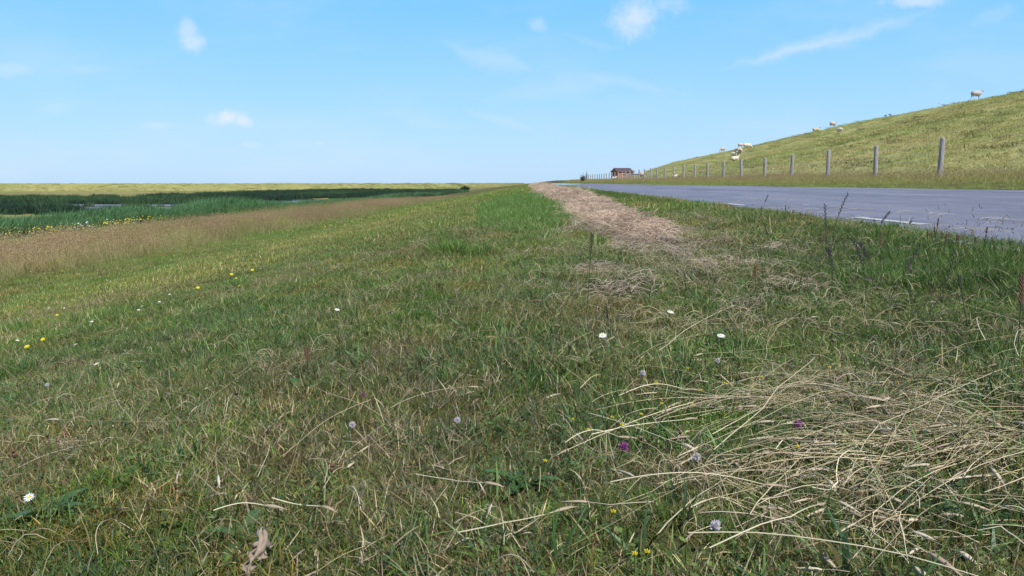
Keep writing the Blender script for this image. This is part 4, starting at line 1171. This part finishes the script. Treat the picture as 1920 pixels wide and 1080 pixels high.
for k in range(14):
    for s_ in (-1, 1):
        mt = Matrix.Translation((-LX / 2 + .15 + k * (LX - .3) / 13, s_ * (LY / 4 + .07), HH + RG / 2 + .075)) @ Matrix.Rotation(-s_ * sl, 4, 'X') @ Matrix.Diagonal((.05, L_ - .02, .04, 1))
        bmesh.ops.create_cube(bm, size=1, matrix=mt)
roof = bm_obj('roof', bm, M_tile, hut)
bm = bmesh.new(); limb(bm, [(-LX / 2 - .14, 0, HH + RG + .1, .07), (LX / 2 + .14, 0, HH + RG + .1, .07)], 8); bm_obj('ridge', bm, M_tile, roof)
def window(cx, cz, w_, h_, side):
    bm = bmesh.new()
    for (ax, az, sx_, sz_) in [(0, h_ / 2, w_ + .1, .07), (0, -h_ / 2, w_ + .16, .09), (-w_ / 2, 0, .07, h_ - .08), (w_ / 2, 0, .07, h_ - .08), (0, 0, .05, h_ - .08)]:
        if side == 'f': box(bm, (cx + ax, -LY / 2 - .02, cz + az), (sx_, .07, sz_))
        else: box(bm, (-LX / 2 - .02, cx + ax, cz + az), (.07, sx_, sz_))
    fr = bm_obj('window', bm, M_frame, hut)
    bm = bmesh.new()
    if side == 'f': box(bm, (cx, -LY / 2 - .004, cz), (w_, .03, h_))
    else: box(bm, (-LX / 2 - .004, cx, cz), (.03, w_, h_))
    bm_obj('pane', bm, M_glass, fr)
window(-.35, 1.25, .8, .6, 'f'); window(1.05, 1.25, .6, .5, 'f')
bm = bmesh.new(); box(bm, (-LX / 2 - .03, -.1, .85), (.06, 1.1, 1.75)); dr = bm_obj('door', bm, M_door, hut)
bm = bmesh.new(); box(bm, (-LX / 2 - .09, .3, .9), (.06, .03, .14)); bm_obj('handle', bm, M_frame, dr)
# feed trough beside the hut
M_metal = mat_simple('dark_grey_metal', (.07, .075, .09), .4, .3, 10, .5)
tq = on_ground(1190.5, 95, .12)
tr = empty('feed_trough', tq, .1); tr.scale = (.7, .7, .62); tag(tr, 'dark grey feed trough on legs between the brick hut and a round sheep', 'trough')
bm = bmesh.new(); box(bm, (0, 0, .62), (1.75, .5, .05)); box(bm, (0, -.25, .70), (1.75, .04, .22)); box(bm, (0, .25, .70), (1.75, .04, .22)); box(bm, (-.87, 0, .70), (.04, .46, .22)); box(bm, (.87, 0, .70), (.04, .46, .22))
bm_obj('tray', bm, M_metal, tr)
for sx_ in (-1, 1):
    for sy_ in (-1, 1):
        bm = bmesh.new(); limb(bm, [(sx_ * .78, sy_ * .2, .6, .035), (sx_ * .82, sy_ * .24, -.25, .03)], 6); bm_obj('leg', bm, M_metal, tr)
bm = bmesh.new(); box(bm, (-.95, -.05, .86), (.36, .4, .05)); bm_obj('lid', bm, M_frame, tr)

# ---------------------------------------------------------------- shrubs
M_leaf = mat_simple('dark_shrub_leaves', (.03, .05, .035), .6, .4, 20, .3, trans=.2)
M_bark = mat_simple('dark_bark', (.06, .045, .035), .9, .3, 20)
def shrub(loc, wd, h, n, seed, label, spikes=0):
    root = empty('shrub', loc); rr = np.random.default_rng(seed)
    V_, F_ = [], []
    for i in range(n):
        u = rr.normal(0, 1, 3); u /= np.linalg.norm(u); r_ = rr.random() ** .4
        lob = 1 + .35 * math.sin(u[0] * 5 + seed) * math.cos(u[1] * 4)
        c = np.array([u[0] * wd / 2 * r_ * lob, u[1] * wd / 2 * r_ * lob, h * .5 + u[2] * h * .48 * r_ * lob])
        a_ = rr.normal(0, 1, 3); a_ /= np.linalg.norm(a_); b_ = np.cross(a_, rr.normal(0, 1, 3)); b_ /= np.linalg.norm(b_) + 1e-9
        s_ = rr.uniform(.05, .11) * wd / 1.4; b0 = len(V_)
        V_ += [tuple(c - a_ * s_), tuple(c + b_ * s_ * .5), tuple(c + a_ * s_), tuple(c - b_ * s_ * .5)]; F_.append((b0, b0 + 1, b0 + 2, b0 + 3))
    mesh_obj('foliage', V_, F_, M_leaf, root)
    bm = bmesh.new()
    for i in range(7 + spikes):
        an = rr.random() * 6.28; t_ = wd * .3 * rr.random(); hh = h * (rr.uniform(.6, .9) if i < 7 else rr.uniform(1.1, 1.5))
        limb(bm, [(0, 0, -.1, .03), (math.cos(an) * t_ * .6, math.sin(an) * t_ * .6, hh * .5, .02), (math.cos(an) * t_, math.sin(an) * t_, hh, .008)], 5)
    bm_obj('stem', bm, M_bark, root)
    return tag(root, label, 'shrub')
shrub(on_ground(1093, 152, -.1), 1.1, 1.25, 700, 3, 'dark ragged shrub where the fence meets the end of the road', 4)
shrub(on_ground(1100, 160, 0), .7, 1.6, 320, 5, 'thin dark shrub standing among the farthest fence posts', 3)
shrub(Vector((-18.8, 222, -2.2)), 2.6, 1.3, 900, 8, 'dark bush at the far end of the marsh, largest of its row')

# ---------------------------------------------------------------- flowers
M_petal = mat_simple('white_petals', (.82, .82, .86), .6, .08, 60, .2, trans=.25)
M_yel = mat_simple('yellow_petals', (.66, .55, .03), .6, .15, 60, .2, trans=.2)
M_disc = mat_simple('yellow_flower_disc', (.75, .50, .02), .8, .2, 200)
M_stem = mat_simple('green_stem', (.09, .14, .04), .6, .2, 40, .3, trans=.15)
M_clw = mat_simple('white_clover_florets', (.62, .57, .60), .7, .15, 100, .2, trans=.25)
M_clp = mat_simple('purple_clover_florets', (.24, .075, .20), .7, .3, 100, .2, trans=.2)
M_brn = mat_simple('brown_seed_head', (.13, .075, .05), .9, .4, 150, .1)
def daisy(rad, hs, seed, pet=M_petal, n=18, rows=1, name='daisy'):
    rr = random.Random(seed); root = empty(name, (0, 0, 0))
    V_, F_ = [], []
    for r_ in range(rows):
        for k in range(n):
            a_ = 2 * math.pi * (k + .5 * r_) / n + rr.uniform(-.06, .06); L = rad * (1 - .28 * r_) * rr.uniform(.88, 1.05); wd = rad * 2.4 / n * (1.1 if rows == 1 else 1.4)
            up = rr.uniform(-.05, .22) + .25 * r_
            ca, sa = math.cos(a_), math.sin(a_); b0 = len(V_)
            for f_, w_ in ((.18, .5), (.55, 1), (.85, .9), (1, .35)):
                x_ = L * f_; z_ = up * L * f_ * (1 - .4 * f_) + .0005 * r_
                for s_ in (-1, 1): V_.append((ca * x_ - sa * s_ * wd * w_ / 2, sa * x_ + ca * s_ * wd * w_ / 2, hs + z_))
            for q_ in range(3): F_.append((b0 + 2 * q_, b0 + 2 * q_ + 1, b0 + 2 * q_ + 3, b0 + 2 * q_ + 2))
    mesh_obj('petals', V_, F_, pet, root)
    bm = bmesh.new(); ellipsoid(bm, (0, 0, hs + .0006), (rad * .32, rad * .32, rad * .16), seg=10); bm_obj('disc', bm, M_disc, root, True)
    bm = bmesh.new(); limb(bm, [(rad * .5, 0, -.015, .0011), (rad * .3, 0, hs * .5, .001), (0, 0, hs - .001, .0009)], 5); bm_obj('stem', bm, M_stem, root)
    return root
def clover(rad, hs, seed, mat, name='clover', n=60, low=-.35):
    rr = np.random.default_rng(seed); root = empty(name, (0, 0, 0)); V_, F_ = [], []
    for i in range(n):
        z_ = rr.uniform(low, 1); a_ = i * 2.4; rxy = math.sqrt(max(0, 1 - z_ * z_))
        u = np.array([rxy * math.cos(a_), rxy * math.sin(a_), z_]); s1 = np.cross(u, (0, 0, 1.001)); s1 /= np.linalg.norm(s1) + 1e-9; s2 = np.cross(u, s1)
        L = rad * rr.uniform(.75, 1.1); wd = rad * .17; c = np.array([0, 0, hs]); b0 = len(V_)
        V_ += [tuple(c + u * L * .2), tuple(c + u * L * .7 + s1 * wd), tuple(c + u * L * .7 + s2 * wd), tuple(c + u * L * .7 - s1 * wd), tuple(c + u * L * .7 - s2 * wd), tuple(c + (u + np.array([0, 0, .2])) * L)]
        for p_, q_ in ((1, 2), (2, 3), (3, 4), (4, 1)): F_ += [(b0, b0 + p_, b0 + q_), (b0 + 5, b0 + q_, b0 + p_)]
    mesh_obj('florets', V_, F_, mat, root)
    bm = bmesh.new(); limb(bm, [(rad * .4, 0, -.015, .0010), (rad * .2, 0, hs * .5, .001), (0, 0, hs, .0010)], 5); bm_obj('stem', bm, M_stem, root)
    return root
def plantain(rad, L, hs, seed, name='plantain', sr=.0011, sm=None):
    rr = random.Random(seed); root = empty(name, (0, 0, 0)); bm = bmesh.new()
    prof = [(0, .4), (.12, .85), (.35, 1), (.65, .9), (.88, .6), (1, .15)]
    limb(bm, [(.1 * rad * math.sin(f_ * 3), 0, hs + L * f_, rad * w_) for f_, w_ in prof], 8)
    for i in range(70):
        f_ = rr.random(); a_ = rr.random() * 6.28; r_ = rad * np.interp(f_, [p_[0] for p_ in prof], [p_[1] for p_ in prof])
        p_ = Vector((math.cos(a_) * r_, math.sin(a_) * r_, hs + L * f_)); o_ = Vector((math.cos(a_), math.sin(a_), .5)) * rad * .35
        s_ = Vector((-math.sin(a_), math.cos(a_), 0)) * rad * .14
        bm.faces.new([bm.verts.new(p_ - s_), bm.verts.new(p_ + s_), bm.verts.new(p_ + o_)])
    bm_obj('seed_head', bm, M_brn, root)
    bm = bmesh.new(); limb(bm, [(hs * .08, 0, -.01, sr * 1.1), (hs * .02, 0, hs * .5, sr), (0, 0, hs, sr * .9)], 5); bm_obj('stem', bm, sm or M_stem, root)
    return root
def place(root, px, py, hs, label, cat, group=None, tilt=(0, 0)):
    q = at(px, py, hs)
    root.location = (q.x, q.y, float(Hf(q.x, q.y))); root.rotation_euler = (tilt[0], tilt[1], random.gauss(0, .45))
    off = root.rotation_euler.to_matrix() @ Vector((0, 0, hs)); root.location.x -= off.x; root.location.y -= off.y   # the head, not the foot, stands at the spot
    tag(root, label, cat, group)
G1, G2, G3, G4, G5 = 'daisies in the turf', 'clover heads in the turf', 'small yellow flowers in the turf', 'yellow hawkbits on the slope', 'brown plantain heads'
dz = daisy(.0105, .066, 1); place(dz, 1130, 622, .066, 'white daisy left of the other two open daisies in the right half', 'daisy', G1, (.5, .2))
for px, py, lab in [(1257, 582, 'white daisy highest up the verge of the three in the right half'), (1352, 627, 'white daisy rightmost of the three in the right half')]:
    place(copy_tree(dz), px, py, .066, lab, 'daisy', G1, (.35, random.uniform(-.2, .2)))
d2 = daisy(.0082, .045, 2, n=16); place(d2, 52, 922, .048, 'white daisy near the left edge of the foreground beside dark leaves', 'daisy', G1, (.55, .1))
for px, py in [(1020, 1070)]:
    pass
small = daisy(.010, .075, 4, n=10)
tiny = [(207, 527), (318, 551), (266, 573), (260, 580), (172, 602), (181, 680), (142, 644), (33, 637), (340, 502), (489, 503), (384, 502), (632, 579), (364, 541), (299, 565), (120, 577), (91, 577)]
for i, (px, py) in enumerate(tiny):
    place(small if i == 0 else copy_tree(small), px, py, .075, 'tiny white daisy, a mere dot on the left slope', 'daisy', 'tiny white daisies dotted over the left slope', (.3, 0))
cw = clover(.0105, .045, 5, M_clw)
for i, (px, py, lab) in enumerate([(1345, 677, 'white clover head below the rightmost open daisy'), (1204, 700, 'fading white clover head with drooping florets left of small yellow flowers'),
                                   (1305, 857, 'pale lilac clover head beside the cut hay at lower right'), (88, 722, 'white clover head alone on the left side'),
                                   (660, 797, 'white clover tuft in the middle of the foreground'), (857, 788, 'small pinkish clover head just right of the middle foreground'), (1340, 988, 'white fuzzy clover head low in the hay at the bottom')]):
    c_ = cw if i == 0 else copy_tree(cw); place(c_, px, py, .04, lab, 'clover', G2, (.3, .2)); c_.scale = (.62, .62, .9)
cp = clover(.0085, .045, 6, M_clp, n=70)
for i, (px, py, lab) in enumerate([(1169, 836, 'purple clover head, largest and nearest, left of the cut hay'), (640, 708, 'purple clover head, left of a pair in the middle turf'), (682, 729, 'purple clover head, right of a pair in the middle turf'),
                                   (1495, 795, 'purple clover head tangled in the upper hay strands'), (1628, 523, 'dull purple clover head in the tall verge grass near the road')]):
    c_ = cp if i == 0 else copy_tree(cp); place(c_, px, py, .045, lab, 'clover', G2, (.3, .2))
    if i in (1, 2): c_.scale = (.7,) * 3
ym = clover(.0034, .040, 7, M_yel, 'yellow_medick', n=34)
yl = [(1202, 778), (1148, 783), (1314, 733), (1299, 760), (1230, 718), (1166, 797), (1103, 807), (1074, 787), (1150, 960), (1190, 1041), (1213, 1037), (1495, 838), (1555, 690), (1427, 708), (1360, 720), (1240, 758), (1022, 866), (1410, 727), (1289, 692)]
for i, (px, py) in enumerate(yl):
    place(ym if i == 0 else copy_tree(ym), px, py, .040, 'tiny round yellow flower head in the turf of the right foreground', 'yellow flower', G3)
hb = daisy(.0155, .11, 8, M_yel, n=14, rows=3, name='hawkbit')
for i, (px, py, lab, sc_) in enumerate([(473, 503, 'bright yellow hawkbit, rightmost on the mown slope', 1), (434, 511, 'bright yellow hawkbit just left of the rightmost one', 1), (371, 536, 'yellow hawkbit low on the slope, nearest of the middle group', .9),
                                   (80, 632, 'yellow hawkbit near the left edge, right of a pair', .8), (50, 645, 'yellow hawkbit near the left edge, left of a pair', .8), (441, 486, 'small yellow hawkbit highest on the mown slope', .8),
                                   (443, 519, 'small yellow hawkbit under the two brightest', .75), (448, 533, 'small yellow hawkbit lowest under the two brightest', .75), (235, 529, 'yellow hawkbit alone beside a tiny daisy', .75),
                                   (107, 588, 'small yellow hawkbit alone at the far left of the slope', .7), (58, 508, 'yellow hawkbit in the brown meadow edge, left of two', .9), (117, 507, 'yellow hawkbit in the brown meadow edge, right of two', .8),
                                   (823, 487, 'small yellow flower alone in the middle of the verge', .4)]):
    c_ = hb if i == 0 else copy_tree(hb); place(c_, px, py, .11 * sc_, lab, 'hawkbit', G4, (.5, .1)); c_.scale = (sc_,) * 3
pl = plantain(.0042, .018, .05, 9)
for i, (px, py, lab, sc_) in enumerate([(28, 858, 'dark brown plantain head at the left edge of the foreground', 1), (121, 822, 'reddish brown plantain head lying left of the middle', .8), (382, 832, 'brown plantain head in the left foreground turf', .8),
                                   (621, 884, 'dark plantain head on a bent pale stalk in the foreground', .8), (712, 640, 'dark reddish plantain head in the middle turf', .9), (1276, 815, 'small dark plantain head among the yellow flowers', .7)]):
    c_ = pl if i == 0 else copy_tree(pl); place(c_, px, py, .05 * sc_, lab, 'plantain', G5, (random.uniform(-.2, .2), random.uniform(-.2, .2))); c_.scale = (sc_,) * 3
# dark plantain heads seen against the asphalt
M_dst = mat_simple('dull_dark_stem', (.06, .06, .04), .7, .2, 60, .2)
pl2 = plantain(.0048, .016, .052, 10, sr=.0019, sm=M_dst)
hd_ = [(1470, 384, 430), (1487, 392, 425), (1497, 398, 425), (1750, 408, 470), (1765, 437, 480), (1740, 432, 475), (1797, 441, 475), (1826, 443, 480), (1843, 424, 480), (1787, 438, 478), (1865, 444, 478), (1423, 386, 415), (1455, 392, 425), (1752, 424, 470)]
for i, (px, py, pb) in enumerate(hd_):
    b_ = at(px + random.uniform(-3, 3), pb); v_ = ray(px, py); k = b_.y / v_.y; tip = v_ * k
    hgt = tip.z - b_.z
    c_ = pl2 if i == 0 else copy_tree(pl2); s_ = max(.4, hgt / .068); c_.location = b_; c_.rotation_euler = (random.gauss(0, .08), random.gauss(0, .08), random.random() * 6); c_.scale = (min(s_, .85), min(s_, .85), s_)
    tag(c_, 'small dark plantain head standing up against the grey asphalt', 'plantain', 'plantain heads against the asphalt')

# ---------------------------------------------------------------- rye-grass stalks standing above the verge
M_rye = mat_simple('dark_rye_spike', (.045, .035, .045), .7, .3, 60, .2)
M_ryes = mat_simple('dull_grass_stalk', (.055, .065, .035), .7, .25, 60, .2)
def rye(base_px, mid_px, tip_px, label, frac=.36, r_=.0015, mat=M_rye, dens=14):
    b_ = at(*base_px)
    def on(pp): v_ = ray(*pp); return v_ * (b_.y / v_.y)
    m_, t_ = on(mid_px), on(tip_px)
    root = empty('grass_stalk', b_)
    pts = []
    for k in range(13):
        f_ = k / 12; q = b_ * (1 - f_) ** 2 + (m_ * 2 - (b_ + t_) * .5) * 2 * f_ * (1 - f_) + t_ * f_ * f_
        pts.append(q - b_)
    bm = bmesh.new(); limb(bm, [(p_.x, p_.y, p_.z, r_ * (1 - .5 * k / 12)) for k, p_ in enumerate(pts)], 5); bm_obj('stalk', bm, M_ryes, root)
    bm = bmesh.new(); L = (t_ - b_).length; rr = random.Random(int(tip_px[0]))
    for k in range(dens):
        f_ = 1 - frac * (1 - (k + .5) / dens); i0 = min(int(f_ * 12), 11); p_ = pts[i0].lerp(pts[i0 + 1], f_ * 12 - i0); dr_ = (pts[i0 + 1] - pts[i0]).normalized()
        sd = dr_.cross(Vector((0, 1, 0))).normalized() * (1 if k % 2 else -1)
        e_ = p_ + (dr_ + sd * .45).normalized() * .013 * rr.uniform(.8, 1.2)
        m__ = p_.lerp(e_, .45)
        limb(bm, [(*p_, .0010), (*m__, .0021), (*e_, .0005)], 5)
    bm_obj('spikelets', bm, mat, root)
    return tag(root, label, 'grass stalk', 'stalks standing above the verge')
rye((1556, 500), (1566, 425), (1590, 364), 'tall dark rye-grass spike leaning right against the asphalt, highest of all')
rye((1550, 510), (1549, 450), (1547, 384), 'upright dark rye-grass spike just left of the tallest leaning one')
rye((1630, 470), (1645, 430), (1668, 398), 'shorter dark spike leaning right at the asphalt edge', r_=.001)
rye((1428, 400), (1432, 385), (1440, 366), 'thin dark spike leaning right, leftmost against the asphalt', r_=.0014)
rye((1636, 562), (1632, 500), (1612, 457), 'dark grass stalk leaning left in the verge grass')
rye((1700, 432), (1703, 423), (1708, 416), 'short thin spike tip at the asphalt edge beside a long white dash', r_=.001)
rye((1555, 530), (1556, 490), (1552, 468), 'short dark stalk right under the two tall spikes')
rye((1440, 470), (1440, 450), (1433, 420), 'thin dark stalk left of the tall spikes leaning left')
rye((1650, 520), (1651, 480), (1652, 436), 'thin upright stalk right of the leaning spikes', mat=M_brn)
rye((576, 720), (577, 690), (575, 655), 'single dark upright stalk in the left middle turf', mat=M_brn)
rye((1100, 600), (1106, 500), (1110, 440), 'thin pale upright stalk standing in the middle of the verge', mat=M_ryes)
rye((1905, 700), (1912, 600), (1916, 520), 'brown stalk at the right edge of the picture', mat=M_brn)
rye((1618, 590), (1622, 520), (1600, 450), 'dark thin stalk bending left, right of a similar stalk in the verge grass')
rye((1655, 600), (1680, 540), (1725, 462), 'dark thin stalk leaning far right across the verge grass')
rye((1560, 560), (1562, 530), (1557, 470), 'dark stout stalk standing in the verge grass below the tall spikes')
rye((1500, 560), (1510, 500), (1560, 430), 'slender dark stalk leaning right towards the base of the tall spikes', mat=M_brn)
rye((1420, 560), (1416, 530), (1416, 500), 'stout reddish brown seed spike among tangled straw', mat=M_brn)
rye((1820, 640), (1805, 560), (1800, 520), 'pale green stalk near the right edge in lush grass', mat=M_ryes)
rye((1700, 640), (1760, 560), (1790, 470), 'long pale stalk leaning right in the right verge grass', mat=M_ryes)

# curled dead leaf and a dock of green leaves
M_dead = mat_simple('dry_dead_leaf', (.30, .24, .19), .85, .6, 90, .2, trans=.2)
q = at(472, 1045, .03)
V_, F_ = [], []; rr = random.Random(4)
NK, NJ = 16, 9
for k in range(NK):
    f_ = k / (NK - 1); base_w = .0135 * (math.sin(math.pi * min(1, .10 + f_ * .88)) ** .7)
    lobe = 1 + .45 * math.sin(k * 1.9) + rr.uniform(-.12, .12)
    for j in range(NJ):
        s_ = (j - (NJ - 1) / 2) / ((NJ - 1) / 2)
        wx = s_ * base_w * (lobe if abs(s_) > .6 else 1)
        fold = .0045 * math.cos(s_ * 7 + f_ * 5) + .010 * s_ * s_ * math.cos(f_ * 3.5) + rr.uniform(-.0012, .0012)
        V_.append((wx * math.cos(f_ * 1.2) + .006 * math.sin(f_ * 6), fold - .016 * f_ + wx * math.sin(f_ * 1.2), .066 * (1 - f_) + .003 * math.sin(j * 2.1 + k) - .004 * abs(s_)))
for k in range(NK - 1):
    for j in range(NJ - 1):
        if (j in (0, NJ - 2)) and rr.random() < .3: continue
        a_ = k * NJ + j; F_.append((a_, a_ + 1, a_ + NJ + 1, a_ + NJ))
lf = mesh_obj('dead_leaf', V_, F_, M_dead, smooth=True); lf.location = (q.x, q.y, float(Hf(q.x, q.y)) + .004); lf.rotation_euler = (-.45, .18, .2); lf.scale = (.85, .85, .85)
sf = lf.modifiers.new('thickness', 'SOLIDIFY'); sf.thickness = .0006
tag(lf, 'curled dry tan leaf standing in the turf at the lower left', 'dead leaf')
M_dock = mat_simple('broad_green_leaf', (.06, .125, .035), .45, .25, 40, .45, trans=.3)
def rosette(px, py, n, L, seed, label):
    q = at(px, py); root = empty('leaf_rosette', (q.x, q.y, float(Hf(q.x, q.y)) + .004), random.random() * 6); rr = random.Random(seed)
    for i in range(n):
        az = 6.283 * i / n + rr.uniform(-.4, .4); el = rr.uniform(.35, 1.1); Li = L * rr.uniform(.7, 1.15); W = Li * .12; V_, F_ = [], []
        for k in range(9):
            f_ = k / 8; wd = W * (.15 + .85 * math.sin(math.pi * min(1, f_ * .95 + .05)) ** .8) * (0.05 if k == 8 else 1)
            e_ = el - f_ * 1.0; r_ = Li * (math.sin(el) - math.sin(e_)) if False else Li * f_ * math.cos(el - f_ * .5); z_ = Li * f_ * math.sin(el - f_ * .6)
            for s_ in (-1, 0, 1): V_.append((math.cos(az) * r_ - math.sin(az) * s_ * wd, math.sin(az) * r_ + math.cos(az) * s_ * wd, max(.002, z_) + abs(s_) * wd * .35))
        for k in range(8):
            for j in (0, 1): a_ = k * 3 + j; F_.append((a_, a_ + 1, a_ + 4, a_ + 3))
        mesh_obj('leaf', V_, F_, M_dock, root, True)
    return tag(root, label, 'plant', 'leafy rosettes in the turf')
rosette(985, 925, 7, .07, 1, 'bright green rosette of long leaves at the bottom centre')
rosette(90, 985, 9, .075, 2, 'dark green leafy rosette in the lower left corner')
rosette(1500, 870, 6, .06, 3, 'green leaves poking out from under the cut hay')
rosette(560, 740, 7, .06, 4, 'green rosette left of the middle, beside a purple clover pair')
rosette(790, 705, 6, .055, 5, 'small bright green leaf rosette in the middle turf')
rosette(460, 1025, 6, .07, 6, 'green leaves beside the curled dry leaf')
rosette(300, 1010, 5, .06, 7, 'sparse green rosette between the corner leaves and the dry leaf')

# yellow and white flower patches in the meadow by the reeds
def dots(name, label, cat, spots, mat, n, seed):
    rr = np.random.default_rng(seed); V_, F_ = [], []
    for (px, py, wpx) in spots:
        c = at(px, py)
        for i in range(n):
            x_ = c.x + rr.normal(0, wpx / 1500 * c.y * .5); y_ = c.y + rr.normal(0, 1.2); z_ = float(Hf(x_, y_)) + rr.uniform(.25, .42); s_ = rr.uniform(.018, .040)
            b0 = len(V_); a_ = rr.random() * 6
            for k in range(5): V_.append((x_ + math.cos(a_ + k * 1.257) * s_, y_ + math.sin(a_ + k * 1.257) * s_ * .6 - .3 * s_, z_ + math.sin(a_ + k * 1.257) * s_ * .6))
            V_.append((x_, y_, z_ - s_ * .5))
            for k in range(5): F_.append((b0 + k, b0 + (k + 1) % 5, b0 + 5))
    o_ = mesh_obj(name, V_, F_, mat); return tag(o_, label, cat, kind='stuff')
dots('yellow_meadow_flowers', 'patches of yellow flowers at the foot of the reeds', 'flowers', [(208, 432, 40), (262, 425, 50), (115, 442, 60), (275, 419, 40), (235, 421, 20), (60, 448, 90)], M_yel, 22, 1)
dots('white_meadow_flowers', 'patch of white flowers at the foot of the reeds', 'flowers', [(150, 433, 24), (172, 442, 30)], M_petal, 9, 2)
